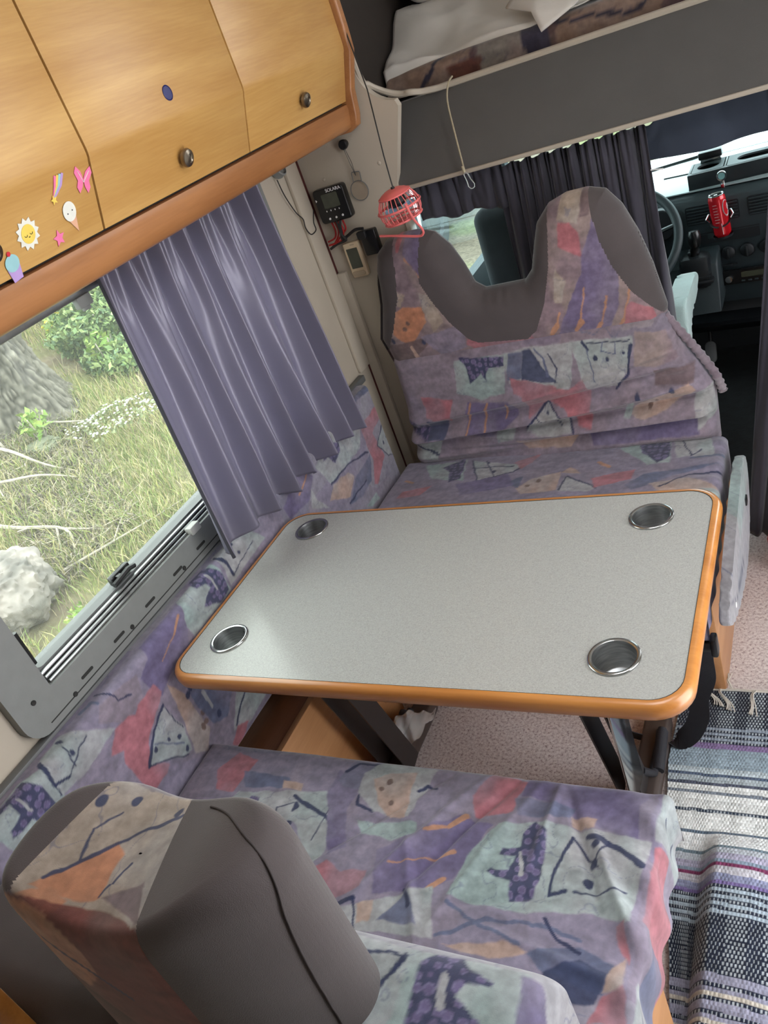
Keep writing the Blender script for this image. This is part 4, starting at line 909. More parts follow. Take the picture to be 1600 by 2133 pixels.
loft('hump', secs, (M_greyup, M_print, M_greyup), cls, nb, lambda v: paint(v[:, 0], v[:, 1]+(v[:, 2]-1.02)*np.where(v[:, 1] < 0.3, 1, 0), ART['hump']+[('p', 'redb', 0, [(-0.9, 0.262), (-0.6, 0.262), (-0.5, -0.4), (-0.9, -0.4)]), ('p', 'orangep', 0, [(-0.86, 0.26), (-0.78, 0.25), (-0.74, 0.20), (-0.75, 0.14), (-0.80, 0.10), (-0.88, 0.14)]), ('p', 'darkb', 0, [(-0.88, 0.10), (-0.80, 0.08), (-0.72, 0.0), (-0.66, -0.4), (-0.9, -0.4)]), ('l', 'navyd', .008, [(-0.82, 0.19), (-0.76, 0.15), (-0.72, 0.11)])], 'brownm', 4.0), names=('grey_hump_side', 'printed_hump_strip', 'grey_hump_side'))  # red-brown and dark brown polygons paint the shade on the back
# seam piping on the grey side
b = NB(); i0 = int(np.argmin(np.hypot(B0[:, 0]+0.522, B0[:, 1]-0.312))); i1 = int(np.argmin(np.hypot(B0[:, 0]+0.66, B0[:, 1]-0.424)))
step = 1 if ((i1-i0) % 600) < 300 else -1; cnt = (i1-i0)*step % 600; pp = []
for q in range(70):
    t = q/69; pp.append(HV[int(round(NS+9-(NS-12)*(max(0.0, t-0.15)/0.85)**2.2)), int(round(i1-step*cnt*min(1.0, t/0.55)**0.9)) % 600])
pp = np.array(pp)
def smooth_(A, k): B_ = np.pad(A, ((k, k), (0, 0)), 'edge'); return np.stack([B_[i:i+2*k+1].mean(0) for i in range(len(A))])
HF = HV.reshape(-1, 3)
for _ in range(2): pp = smooth_(smooth_(pp, 10), 8); pp = np.array([HF[np.argmin(((HF-p)**2).sum(1))] for p in pp])
dd = np.r_[0, np.cumsum(np.linalg.norm(np.diff(smooth_(pp, 3), axis=0), axis=1))]; tt_ = np.linspace(0, dd[-1], 170); pp = np.stack([np.interp(tt_, dd, smooth_(pp, 3)[:, i]) for i in range(3)], 1)
pp = np.array([HF[np.argmin(((HF-p)**2).sum(1))] for p in pp]); pp = smooth_(pp, 4)
pp = [Vector(p)+Vector(((p[0]-c0[0])*0.010, (p[1]-c0[1])*0.010, 0.001)) for p in pp]; tube(b, pp, 0.0012, 8); pp = []
for k in range(0, 0):
    t = k/40; z = 1.012-0.42*t; x = -0.511+0.0*t; pp.append((x+0.010*math.sin(min(1, t*3)*PI/2)-0.012*(1-min(1, t*4)), 0.352-0.03*t, z))
obj('seam', b, mat('dark_grey_piping', (62, 56, 56), 0.9, noise=0.05), nb, label='dark grey piping seam')
# printed bolster to the aisle side and the grey wing towards the wall
def bolster(x0, x1, y0, y1, z0, z1, r, res, bulge=0.0):
    return wrap(x0, x1, y0, y1, z1, z1-z0, z1-z0, z1-z0, z1-z0, r, res, (0, 1, 2), bulge, lambda u, v: 0.003*(fbm(u*8, v*8, 3)-0.5))
Vb2, Fb2, ub, vb = bolster(-0.70, -0.322, 0.24, 0.452, 0.45, 0.752, 0.048, 0.003, 0.010)
npobj('printed_bolster', Vb2, Fb2, M_print, nb, paint(ub, vb, ART['roll'], 'cream', 5.0))
Vb3, Fb3, _, _ = bolster(-1.265, -0.86, 0.24, 0.42, 0.45, 0.735, 0.045, 0.006, 0.006)
npobj('grey_wing', Vb3, Fb3, M_greyup, nb)

# ---- curtain at the window
def curtain(name, n, m, fy0, fy1, fz0, fz1, fx, amp, nf, mt, parent=None, seed=1, axis='y', thick=0.0016, hemcol=None, ph=0, pinch=1.0):
    S_, T_ = np.meshgrid(np.linspace(0, 1, n), np.linspace(0, 1, m), indexing='ij')
    a = fy0(S_)*(1-T_)+fy1(S_)*T_; z = fz0(S_)*(1-T_)+fz1(S_)*T_
    w = S_*nf+0.35*(vnoise(S_*5+seed, T_*1.2, seed)-0.5)*2+ph
    A = amp[0]*(1-T_)+amp[1]*T_
    A = A*(0.65+0.7*vnoise(S_*nf*0.6, T_*0.8, seed+3))
    s1 = np.sin(2*PI*w+0.6*np.sin(2*PI*w)); d = A*s1
    d = d+amp[0]*0.7*np.sin(2*PI*(S_*nf*2.7+0.3*vnoise(S_*9, T_*3, 5)))*np.exp(-T_*5)*pinch+0.14*A*np.sin(2*PI*(S_*nf*1.9+0.5*T_+1.1*vnoise(S_*3, T_*2, seed+7)))
    a = a+0.35*A*np.cos(2*PI*w)*0.8
    x = fx(S_, T_)+d
    P_ = np.zeros(S_.shape+(3,)); i = 1 if axis == 'y' else 0
    P_[..., i] = a; P_[..., 1-i] = x; P_[..., 2] = z
    I = np.arange(n*m).reshape(n, m); F = np.stack([I[:-1, :-1], I[1:, :-1], I[1:, 1:], I[:-1, 1:]], -1).reshape(-1, 4)
    o = npobj(name, P_.reshape(-1, 3), F, mt, parent)
    md = o.modifiers.new('cloth', 'SOLIDIFY'); md.thickness = thick; return o
wc = thing('window_curtain', 'gathered lilac grey satin curtain hanging over the dinette window', 'curtain', (-1.29, 1.58, 1.45))
curtain('curtain_cloth', 420, 110, lambda s: 1.238+0.665*s, lambda s: 1.145+0.775*s, lambda s: 1.462+0*s, lambda s: 0.806-0.075*s+0.006*np.sin(s*40), lambda s, t: -1.298+0.044*t, (0.016, 0.036), 7.6, M_curt, wc, 2, pinch=1.3)
EDGE = [tuple(v.co) for v in wc.children[0].data.vertices[:110]]
b = NB(); tube(b, [Vector(p)+Vector((-1.29, 1.58, 1.45)) for p in EDGE[::3]+[EDGE[-1]]], 0.0045, 6); obj('dark_hem', b, M_hem, wc)
b = NB(); tube(b, [(-1.30, 0.7, 1.468), (-1.30, 1.94, 1.468)], 0.004, 8); obj('curtain_rail', b, M_alu, wc)

# ---- overhead cabinet
cb = thing('overhead_cabinet', 'beech overhead cabinet with three flap doors above the dinette window', 'cabinet', (-1.2, 1.14, 1.47))
MX = frame((0, 0, 0), (1, 0, 0), (0, 0, 1))   # local z -> world -y
b = NB(); prism(b, [(-1.34, 1.480), (-1.125, 1.480), (-1.118, 1.53), (-1.083, 1.655), (-1.083, 1.975), (-1.34, 1.975)], -2.145, -0.10, MX); obj('carcass', b, M_slot, cb, smooth=False)
b = NB(); prism(b, [(-1.34, 1.472), (-1.128, 1.470), (-1.112, 1.476), (-1.108, 1.49), (-1.102, 1.520), (-1.104, 1.531), (-1.118, 1.535), (-1.34, 1.535)], -2.146, -0.10, MX); obj('bottom_rail', b, M_doorband, cb, ang=1.0)
b = NB(); prism(b, [(-1.34, 1.466), (-1.12, 1.464), (-1.094, 1.475), (-1.086, 1.50), (-1.078, 1.56), (-1.046, 1.645), (-1.044, 1.70), (-1.044, 1.975), (-1.34, 1.975)], -2.175, -2.145, MX, 0.006); obj('end_panel', b, M_doorband, cb, ang=0.6)
doors = []
for y0, y1 in ((0.12, 0.620), (0.625, 1.128), (1.133, 1.634), (1.639, 2.140)):
    dp = [(-1.118, 1.539), (-1.100, 1.539), (-1.0625, 1.645), (-1.060, 1.650), (-1.0585, 1.657), (-1.058, 1.665), (-1.058, 1.965), (-1.080, 1.965), (-1.080, 1.66)]
    b = NB(); prism(b, dp, -y1, -y0, MX, 0.0008); d_ = obj('cabinet_door', b, M_door, cb, ang=0.9); doors.append(d_)
    yc = {1.133: 1.386, 0.625: 0.872, 1.639: 1.893, 0.12: 0.37}[y0]
    nx = Vector((0.1086, 0, -0.0375)).normalized()
    b = NB(); lathe(b, [(0.008, 0), (0.0085, 0.004), (0.0165, 0.008), (0.0175, 0.0125), (0.0155, 0.017), (0.009, 0.0195), (0.0075, 0.0175), (0.003, 0.019), (0, 0.0195)], 28, frame((-1.0825, yc, 1.589), (0, 1, 0), Vector((0, 0, 1)).cross(Vector((0, 1, 0))).cross(nx)*0+nx.cross(Vector((0, 1, 0)))))
    obj('door_knob', b, M_nickel, d_)
b = NB(); lathe(b, [(0.0135, 0.0), (0.0135, 0.0015), (0.0122, 0.0022), (0.0115, 0.0012), (0, 0.0012)], 28, frame((-1.0585, 1.392, 1.697), (0, 1, 0), (0, 0, 1)))
lk = obj('blue_lock_button', b, mat('dark_blue_plastic', (30, 34, 96), 0.25, noise=0.1), doors[2], label='dark blue round lock button')

# ---- bench bases
def bench(name, label, lo, hi, x1, m):
    t = thing(name, label, 'bench', ((lo[0]+hi[0])/2, (lo[1]+hi[1])/2, 0)); b = NB(); box(b, lo, hi, 0.002); obj('seat_box', b, m, t)
    return t
fb = bench('storage_bench', 'pale beech base of the far bench beside the aisle floor', (-1.26, 1.605, 0), (-0.345, 2.17, 0.385), 0, M_panelwood)
b = NB(); box(b, (-0.345, 1.585, 0), (-0.312, 2.17, 0.40), 0.003); obj('side_panel', b, M_panelwood, fb)
b = NB(); box(b, (-1.26, 1.40, 0.372), (-0.312, 2.17, 0.392), 0.003); obj('seat_board', b, M_panelwood, fb)
b = NB(); lathe(b, [(0, 0), (0.022, 0), (0.02, 0.008), (0.010, 0.010), (0, 0.009)], 20, frame((-0.312, 1.93, 0.19), (0, 1, 0), (0, 0, 1))); obj('wooden_knob', b, M_oak, fb)
nbb = bench('storage_bench', 'pale beech base of the near bench at the bottom of the aisle', (-1.26, 0.02, 0), (-0.355, 0.70, 0.385), 0, M_panelwood)
b = NB(); box(b, (-0.355, 0.02, 0), (-0.325, 0.72, 0.40), 0.003); obj('side_panel', b, M_panelwood, nbb)
b = NB(); box(b, (-1.26, 0.02, 0.372), (-0.325, 0.885, 0.392), 0.003); obj('seat_board', b, M_panelwood, nbb)
b = NB(); box(b, (-0.325, 0.675, 0.355), (-0.305, 0.70, 0.40), 0.004); cyl(b, (-0.306, 0.687, 0.378), (-0.300, 0.687, 0.378), 0.005); obj('metal_bracket', b, M_nickel, nbb)
hb = thing('heater_box', 'low beech box standing on the floor along the wall under the table', 'storage box', (-1.27, 1.15, 0))
b = NB(); box(b, (-1.212, 0.72, 0), (-1.195, 1.46, 0.366), 0.002); obj('front_board', b, M_panelwood, hb)
b = NB(); box(b, (-1.335, 0.72, 0.35), (-1.2125, 1.46, 0.364), 0.002); obj('lid', b, M_panelwood2, hb)
b = NB(); box(b, (-1.335, 1.445, 0), (-1.2125, 1.458, 0.349), 0.002); obj('end_board', b, M_panelwood2, hb)
for y0, z0 in ((1.40, 0.10), (0.98, 0.25)):
    b = NB(); lathe(b, [(0, 0), (0.012, 0), (0.011, 0.001), (0, 0.001)], 20, frame((-1.1952, y0, z0), (0, 1, 0), (0, 0, 1))); obj('screw_cover', b, M_panelwood, hb)
# padded flap on the aisle side
fp = thing('padded_flap', 'folded-down padded seat flap in printed cloth beside the far cushion', 'seat flap', (-0.265, 1.7, 0.4))
poly = smoothpoly([(1.995, 0.49), (2.0, 0.36), (1.82, 0.265), (1.60, 0.30), (1.41, 0.375), (1.395, 0.43), (1.7, 0.470)], 90, 2)
b = NB(); prism(b, [(p[0], p[1]) for p in poly], -0.268, -0.244, MW, 0.006); f_o = obj('padded_cover', b, M_print, fp, ang=1.4)
bmt = bmesh.new(); bmt.from_mesh(f_o.data); bmesh.ops.triangulate(bmt, faces=bmt.faces); bmesh.ops.subdivide_edges(bmt, edges=bmt.edges, cuts=6, use_grid_fill=True); bmt.to_mesh(f_o.data); bmt.free()
n_ = len(f_o.data.vertices); co = np.zeros(n_*3); f_o.data.vertices.foreach_get('co', co); co = co.reshape(-1, 3)+np.array([-0.265, 1.7, 0.4])
a_ = f_o.data.color_attributes.new('Col', 'FLOAT_COLOR', 'POINT'); c4 = np.ones((n_, 4), np.float32); c4[:, :3] = paint(co[:, 1]+co[:, 0], co[:, 2], [('l', 'navy', .006, [(1.2, 0.42), (1.3, 0.36), (1.45, 0.34)]), ('p', 'teal', 0, [(1.45, 0.5), (1.8, 0.5), (1.8, 0.4), (1.45, 0.4)])], 'cream', 7.0); a_.data.foreach_set('color', c4.ravel())
b = NB(); box(b, (-0.246, 1.86, 0.385), (-0.240, 1.885, 0.405), 0.002); obj('black_catch', b, M_dark, fp)
b = NB(); lathe(b, [(0, 0.004), (0.006, 0.003), (0.008, 0)], 14, frame((-0.246, 1.50, 0.37), (0, 1, 0), (0, 0, 1))); obj('white_button', b, M_white, fp)

# ---- rug
yy = np.arange(0.45, 1.585, 0.0020); xx = np.arange(-0.425, 0.26, 0.0018)
X, Y = np.meshgrid(xx, yy, indexing='ij')
side = np.interp(Y, [0.25, 0.76, 0.88, 1.0, 1.15, 1.35, 1.48, 1.585], [0.09, 0.075, 0.06, 0.035, 0.02, 0.0, 0.005, 0.018])
Xs = X+side*sstep(-0.30, -0.425, X)*1.0
ridge = sstep(-0.335, -0.285, X-0.035*(1.0-Y)*0)*sstep(1.19, 1.07, Y-0.05*(X+0.3))*np.interp(X, [-0.3, -0.22, -0.1, 0.4], [1, 1, 0.5, 0.15])
Zr = 0.010+0.050*ridge+0.014*ridge*np.sin(Y*22)*0.3+0.006*(fbm(X*6, Y*6, 3)-0.5)
pitch = 0.0082; Yw = Y+0.006*(fbm(X*9, Y*2.5, 5)-0.5)*sstep(1.5, 1.4, Y)+0.03*ridge*0; row = np.floor(Yw/pitch); cw = 0.0074; cx_ = X/cw+0.5*(row % 2); cell = np.floor(cx_)
fy = Yw/pitch-row; fx_ = cx_-cell
Zr = Zr+0.0022*np.sqrt(np.clip(np.sin(fy*PI)*np.sin(fx_*PI), 0, 1))
bands = [(1.585, (34, 38, 52), 1), (1.53, (34, 38, 52), 1), (1.464, (150, 162, 176), 2), (1.404, (138, 118, 160), 0), (1.390, (150, 168, 180), 0), (1.330, (192, 206, 212), 0), (1.319, (84, 98, 120), 0), (1.309, (178, 190, 196), 0), (1.293, (88, 94, 112), 0), (1.285, (228, 232, 230), 0), (1.268, (128, 138, 150), 0), (1.258, (230, 234, 232), 0), (1.218, (50, 62, 80), 0), (1.208, (230, 234, 232), 0), (1.160, (104, 122, 140), 0), (1.150, (228, 232, 232), 0), (1.108, (120, 140, 152), 0), (1.100, (190, 198, 206), 0), (1.086, (176, 174, 196), 0), (1.074, (142, 160, 178), 0), (1.062, (128, 62, 98), 0), (1.052, (200, 200, 208), 0), (1.040, (150, 156, 186), 0), (1.022, (122, 108, 156), 0), (1.010, (40, 46, 62), 3), (0.950, (36, 42, 58), 1), (0.830, (150, 152, 172), 4), (0.70, (36, 42, 58), 1), (0.62, (170, 176, 186), 0), (0.5, (60, 66, 84), 4)]
rc = np.zeros(X.shape+(3,)); yr = row*pitch
for (y0, c, k), nx_ in zip(bands, bands[1:]+[(0.2, 0, 0)]):
    m = (yr <= y0) & (yr > nx_[0]); C_ = np.array(lin(c)); rc[m] = C_
    if k in (2, 3): mm = m & (row % 2 == 0); rc[mm] = np.array(lin((34, 40, 56))) if k == 2 else np.array(lin((168, 184, 196)))
    if k == 4: mm = m & (row % 3 == 0); rc[mm] = np.array(lin((34, 40, 58))); mm = m & (row % 6 == 1); rc[mm] = np.array(lin((205, 200, 188)))
dark = rc.sum(-1) < 0.25
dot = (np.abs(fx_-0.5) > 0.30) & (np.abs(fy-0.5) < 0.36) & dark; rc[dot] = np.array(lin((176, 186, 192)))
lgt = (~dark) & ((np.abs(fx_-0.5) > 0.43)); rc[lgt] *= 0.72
rc *= (0.85+0.3*_h(cell, row, 3))[..., None]; rc *= (0.9+0.2*_h(row, row*0, 5))[..., None]
P_ = np.stack([Xs, Y, Zr], -1).reshape(-1, 3); n_, m_ = X.shape; I = np.arange(n_*m_).reshape(n_, m_)
F_ = np.stack([I[:-1, :-1], I[1:, :-1], I[1:, 1:], I[:-1, 1:]], -1).reshape(-1, 4)
rg = thing('rag_rug', 'rumpled woven rag rug with white, blue and black stripes on the aisle floor', 'rug', (0, 0.9, 0))
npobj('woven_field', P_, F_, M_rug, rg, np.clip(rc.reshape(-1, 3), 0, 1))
b = NB(); tube(b, [(x, 1.586, 0.012+0.001*math.sin(x*60)) for x in np.arange(-0.405, 0.26, 0.02)], 0.004, 6); obj('white_selvedge', b, M_fringe, rg)
random.seed(11)
for x0, dx, dy in ((-0.385, 0.02, -0.075), (-0.36, 0.035, -0.06), (-0.325, 0.03, -0.075), (-0.30, -0.015, 0.05), (-0.245, 0.0, -0.085), (-0.19, 0.01, 0.05), (-0.12, 0.01, -0.06), (-0.02, 0.0, -0.06)):
    b = NB()
    for s in range(5):
        o_ = random.uniform(-0.004, 0.004); q_ = random.uniform(-0.006, 0.006)
        tube(b, catmull([(x0+o_, 1.586, 0.014), (x0+dx*0.3+o_-0.006, 1.586+dy*0.35, 0.024+s*0.001), (x0+dx*0.8+q_, 1.586+dy*0.7, 0.020), (x0+dx+2*q_, 1.586+dy*(1+q_*8), 0.018)], 5), 0.0016, 5)
    obj('tassel', b, M_fringe, rg)

# ---- wall items on the bulkhead (plane y about 2.19, facing the dinette)
def MB(x, z, y=2.19, tilt=0.0):
    c, s = math.cos(tilt), math.sin(tilt)
    return frame((x, y, z), (c, 0, -s), (s, 0, c))   # local z -> -y
sc = thing('solar_controller', 'black square solar charge controller with a small grey screen on the bulkhead', 'solar controller', (-1.258, 2.19, 1.30))
K = 1.012
b = NB(); prism(b, rrect(0.101, 0.096, 0.010, 5), 0, 0.028, MB(-1.258, 1.298), 0.004); obj('case', b, M_blackp, sc)
b = NB(); prism(b, rrect(0.053, 0.040, 0.003, 3), 0.0285, 0.0295, MB(-1.256, 1.311)); obj('screen', b, M_lcd, sc)
text('lettering', 'SOLARA', 0.0135, MB(-1.238, 1.3385) @ Matrix.Translation((0, 0, 0.0286)), M_white, sc)
for dx, dz in ((-0.022, -0.036), (0.0, -0.0355), (0.022, -0.034)):
    b = NB(); lathe(b, [(0, 0.0025), (0.0028, 0.002), (0.0033, 0)], 12, MB(-1.256+dx, 1.298+dz, 2.1615)); obj('button', b, M_white, sc)
for dx in (-0.024, -0.01, 0.004, 0.018):
    b = NB(); prism(b, [(-0.0012, -0.002), (0.0012, -0.002), (0.0016, 0.002), (-0.0016, 0.002)], 0, 0.0006, MB(-1.256+dx, 1.284, 2.1615)); obj('printed_mark', b, M_white, sc)
b = NB(); prism(b, [(-0.003, -0.004), (0.002, 0), (-0.003, 0.004)], 0, 0.0006, MB(-1.301, 1.318, 2.1615)); obj('printed_mark', b, M_white, sc)
wires = [((-1.285, 1.25), (-1.282, 1.225), (-1.292, 1.205), (-1.318, 1.198)), ((-1.272, 1.25), (-1.270, 1.222), (-1.285, 1.20), (-1.316, 1.176)), ((-1.243, 1.25), (-1.242, 1.225), (-1.262, 1.21), (-1.300, 1.185)), ((-1.255, 1.25), (-1.25, 1.22), (-1.27, 1.195), (-1.312, 1.190))]
for k, w in enumerate(wires):
    b = NB(); tube(b, catmull([(x, 2.173-0.004*k, z) for x, z in w], 6), 0.0028, 7); tag(obj('wire', b, M_red, None, origin=(w[0][0], 2.17, w[0][1])), ['leftmost red wire curving below the black solar controller', 'second red wire from the left below the black solar controller', 'rightmost red wire looping below the black solar controller', 'red wire third from the left below the black solar controller'][k], 'wire', 'red controller wires')
b = NB(); tube(b, catmull([(-1.262, 2.165, 1.252), (-1.258, 2.16, 1.22), (-1.262, 2.162, 1.198), (-1.245, 2.165, 1.203), (-1.215, 2.165, 1.214), (-1.188, 2.165, 1.212)], 6), 0.0045, 8)
tag(obj('cable', b, M_dark, None, origin=(-1.25, 2.17, 1.2)), 'thick black cable running from the controller to the small black box', 'cable')
b = NB(); tube(b, catmull([(-1.248, 2.16, 1.252), (-1.256, 2.155, 1.215), (-1.250, 2.158, 1.195), (-1.285, 2.162, 1.188), (-1.315, 2.168, 1.178)], 6), 0.004, 8)
tag(obj('cable', b, M_dark, None, origin=(-1.27, 2.17, 1.2)), 'black cable running down to the dark corner gap beside the red wires', 'cable')
pb = thing('plug_box', 'small black socket box on the bulkhead beside the pink fan', 'socket box', (-1.183, 2.19, 1.17))
b = NB(); prism(b, rrect(0.050, 0.072, 0.005, 4), 0, 0.022, MB(-1.184, 1.168), 0.003); obj('case', b, M_blackp, pb)
b = NB(); prism(b, rrect(0.028, 0.022, 0.004, 4), 0.022, 0.036, MB(-1.197, 1.196), 0.002); obj('plug', b, M_dark, pb)
th = thing('thermometer', 'cream digital thermometer with tall grey screen fixed to the bulkhead', 'thermometer', (-1.25, 2.19, 1.13))
b = NB(); prism(b, rrect(0.054, 0.105, 0.006, 4), 0, 0.018, MB(-1.251, 1.129, 2.19), 0.003); obj('case', b, M_cream, th)
b = NB(); prism(b, rrect(0.037, 0.060, 0.001, 2), 0.0183, 0.019, MB(-1.2515, 1.134)); obj('screen', b, M_lcd, th)
b = NB(); prism(b, rrect(0.044, 0.0145, 0.007, 5), 0.018, 0.020, MB(-1.2535, 1.088), 0.0008); obj('button_bar', b, M_creamb, th)
b = NB(); prism(b, rrect(0.014, 0.004, 0.001, 2), 0.018, 0.0186, MB(-1.246, 1.174)); obj('printed_mark', b, M_creamb, th)
hk = thing('wall_hook', 'round black knob hook on the bulkhead under the cabinet end', 'hook', (-1.169, 2.19, 1.44))
b = NB(); lathe(b, [(0.011, 0), (0.011, 0.006), (0.0135, 0.009), (0.0135, 0.016), (0.011, 0.019), (0, 0.0195)], 24, MB(-1.169, 1.438)); obj('knob', b, M_blackp, hk)
mg = thing('magnifier', 'small clear flat magnifier hanging on a thin loop from the black hook', 'magnifier', (-1.165, 2.18, 1.33))
b = NB(); o1 = [(0.028*math.sin(a), 0.028*math.cos(a)-0.014) for a in [math.radians(25+310*k/30) for k in range(31)]] 
circ = [(0.027*math.cos(2*PI*k/36), 0.027*math.sin(2*PI*k/36)) for k in range(36)]
Mm = MB(-1.169, 1.311, 2.185, 0.12)
tube(b, [Mm @ Vector((x, y, 0.002)) for x, y in circ], 0.0013, 6, True); tube(b, [Mm @ Vector(p+(0.002,)) for p in ((-0.0125, 0.024), (-0.013, 0.048), (-0.011, 0.051), (0.011, 0.051), (0.013, 0.048), (0.0125, 0.024))], 0.0013, 6); obj('rim', b, M_frame2, mg)
b = NB(); prism(b, [(x*0.98, y*0.98) for x, y in circ], 0.001, 0.003, Mm); prism(b, [(-0.012, 0.026), (0.012, 0.026), (0.012, 0.05), (-0.012, 0.05)], 0.001, 0.003, Mm); obj('lens', b, M_lens, mg)
b = NB(); tube(b, [(-1.166, 2.172, 1.432), (-1.161, 2.176, 1.39), (-1.165, 2.182, 1.352)], 0.0008, 5); tube(b, [(-1.169, 2.172, 1.430), (-1.167, 2.176, 1.39), (-1.165, 2.182, 1.352)], 0.0008, 5); obj('loop_string', b, M_dark, mg)
for x, z in ((-1.088, 1.364), (-1.271, 1.365), (-1.292, 1.157)):
    b = NB(); lathe(b, [(0, 0.002), (0.004, 0.0015), (0.0055, 0)], 16, MB(x, z)); tag(obj('screw_cap', b, M_wall, None, origin=(x, 2.19, z)), {-1.088: 'beige screw cap on the bulkhead between magnifier and fan cord', -1.271: 'beige screw cap just above the black solar controller', -1.292: 'beige screw cap left of the cream thermometer'}[x], 'screw cap')
# fan lamp on its cord
fn = thing('hanging_fan', 'coral pink caged fan hanging on a black cord in front of the bulkhead', 'fan', (-0.976, 2.0, 1.28))
Fx = Matrix.Translation((-0.977, 2.0, 1.277)) @ Euler((math.radians(4), math.radians(-4), 0)).to_matrix().to_4x4()
b = NB()
R_ = 0.056
for k in range(26):
    a = 2*PI*k/26; pr = [(0.026, 0.040), (0.038, 0.036), (0.050, 0.018), (0.056, 0.002), (0.054, -0.016), (0.049, -0.030)]
    tube(b, [Fx @ Vector((r*math.cos(a), r*math.sin(a), z)) for r, z in pr], 0.0011, 5)
for k in range(24):
    a = 2*PI*k/24; tube(b, [Fx @ Vector((r*math.cos(a), r*math.sin(a), z)) for r, z in ((0.049, -0.030), (0.03, -0.034), (0.012, -0.035))], 0.0012, 5)
for r, z, t in ((0.057, 0.001, 0.0032), (0.050, -0.030, 0.0028), (0.042, 0.033, 0.0022), (0.03, -0.034, 0.0015)): tube(b, [Fx @ Vector((r*math.cos(2*PI*k/40), r*math.sin(2*PI*k/40), z)) for k in range(40)], t, 6, True)
obj('cage', b, M_pinkp, fn)
b = NB(); lathe(b, [(0, 0.046), (0.022, 0.045), (0.034, 0.040), (0.044, 0.033), (0.040, 0.031), (0, 0.034)], 36, Fx); obj('top_cap', b, M_pinkp, fn)
b = NB(); lathe(b, [(0, -0.037), (0.014, -0.036), (0.014, -0.032), (0, -0.031)], 20, Fx); obj('bottom_cap', b, M_pinkp, fn)
b = NB(); lathe(b, [(0, 0.034), (0.020, 0.033), (0.024, 0.012), (0.018, 0.004), (0, 0.003)], 24, Fx); obj('motor', b, M_dark, fn)
b = NB()
for k in range(5):
    a0 = 2*PI*k/5; vs = []
    for r, da, z in ((0.012, 0, 0.004), (0.045, 0.15, 0.006), (0.046, 0.75, -0.008), (0.012, 0.55, -0.006)): vs.append(Fx @ Vector((r*math.cos(a0+da), r*math.sin(a0+da), z)))
    A = [b.verts.new(v) for v in vs]; B_ = [b.verts.new(v+Vector((0, 0, 0.0012))) for v in vs]; b.faces.new(A); b.faces.new(B_[::-1])
    for i in range(4): b.faces.new((A[i], A[(i+1) % 4], B_[(i+1) % 4], B_[i]))
obj('fan_blades', b, mat('pale_blue_plastic', (140, 180, 205), 0.4, noise=0.03), fn, smooth=False)
b = NB(); tube(b, catmull([Fx @ Vector(p) for p in ((0.040, -0.045, 0.012), (0.046, -0.045, -0.03), (0.055, -0.04, -0.062), (0.050, -0.038, -0.075), (0.035, -0.036, -0.077), (-0.02, -0.03, -0.062), (-0.075, -0.02, -0.050))], 6), 0.0032, 8); obj('stand_bow', b, M_pinkp, fn)
b = NB(); tube(b, [(-0.979, 2.001, 1.318), (-0.990, 2.03, 1.40), (-1.012, 2.10, 1.55), (-1.05, 2.16, 1.70), (-1.055, 2.175, 1.97)], 0.0017, 6); cyl(b, (-0.978, 2.0, 1.318), (-0.980, 2.001, 1.328), 0.005); obj('hanging_cord', b, M_dark, fn)
# wall lamp clip and its lead on the window wall
ld = thing('clip_lamp', 'small round pale grey lamp under the cabinet above the curtain end', 'lamp', (-1.33, 2.06, 1.43))
b = NB(); Ml = frame((-1.335, 2.065, 1.436), (0, 1, 0), (-0.35, 0, 1)); lathe(b, [(0, 0), (0.020, 0), (0.022, 0.006), (0.021, 0.022), (0.018, 0.024), (0.0165, 0.016), (0, 0.014)], 30, Ml); obj('shell', b, M_frame, ld)
b = NB(); cz = [(2.046, 1.419), (2.054, 1.372), (2.077, 1.319), (2.100, 1.292), (2.096, 1.269), (2.112, 1.244), (2.145, 1.246), (2.148, 1.268), (2.170, 1.296)]
tube(b, catmull([(-1.3265, y, z) for y, z in cz], 6), 0.0016, 6); obj('lead', b, M_dark, ld)
# cord with snap hook on the overcab panel
rp = thing('cord_with_hook', 'beige cord with a steel snap hook hanging over the charcoal panel', 'cord', (-0.82, 2.18, 1.3))
b = NB(); tube(b, catmull([(-0.868, 2.315, 1.50), (-0.876, 2.295, 1.488), (-0.882, 2.27, 1.45), (-0.868, 2.225, 1.375), (-0.852, 2.180, 1.30), (-0.850, 2.172, 1.287)], 6), 0.0023, 7); tube(b, [(-0.851, 2.172, 1.30), (-0.850, 2.172, 1.282)], 0.004, 7); obj('rope', b, M_rope, rp)
b = NB(); Mh = MB(-0.843, 1.262, 2.17, -0.25); tube(b, [Mh @ Vector(p) for p in ((0.0, 0.022, 0), (-0.005, 0.018, 0), (-0.006, 0.0, 0), (-0.009, -0.014, 0), (-0.006, -0.021, 0), (0.0, -0.023, 0), (0.006, -0.021, 0), (0.009, -0.014, 0), (0.006, 0.0, 0), (0.005, 0.018, 0))], 0.0018, 7, True); obj('snap_hook', b, M_chrome, rp)

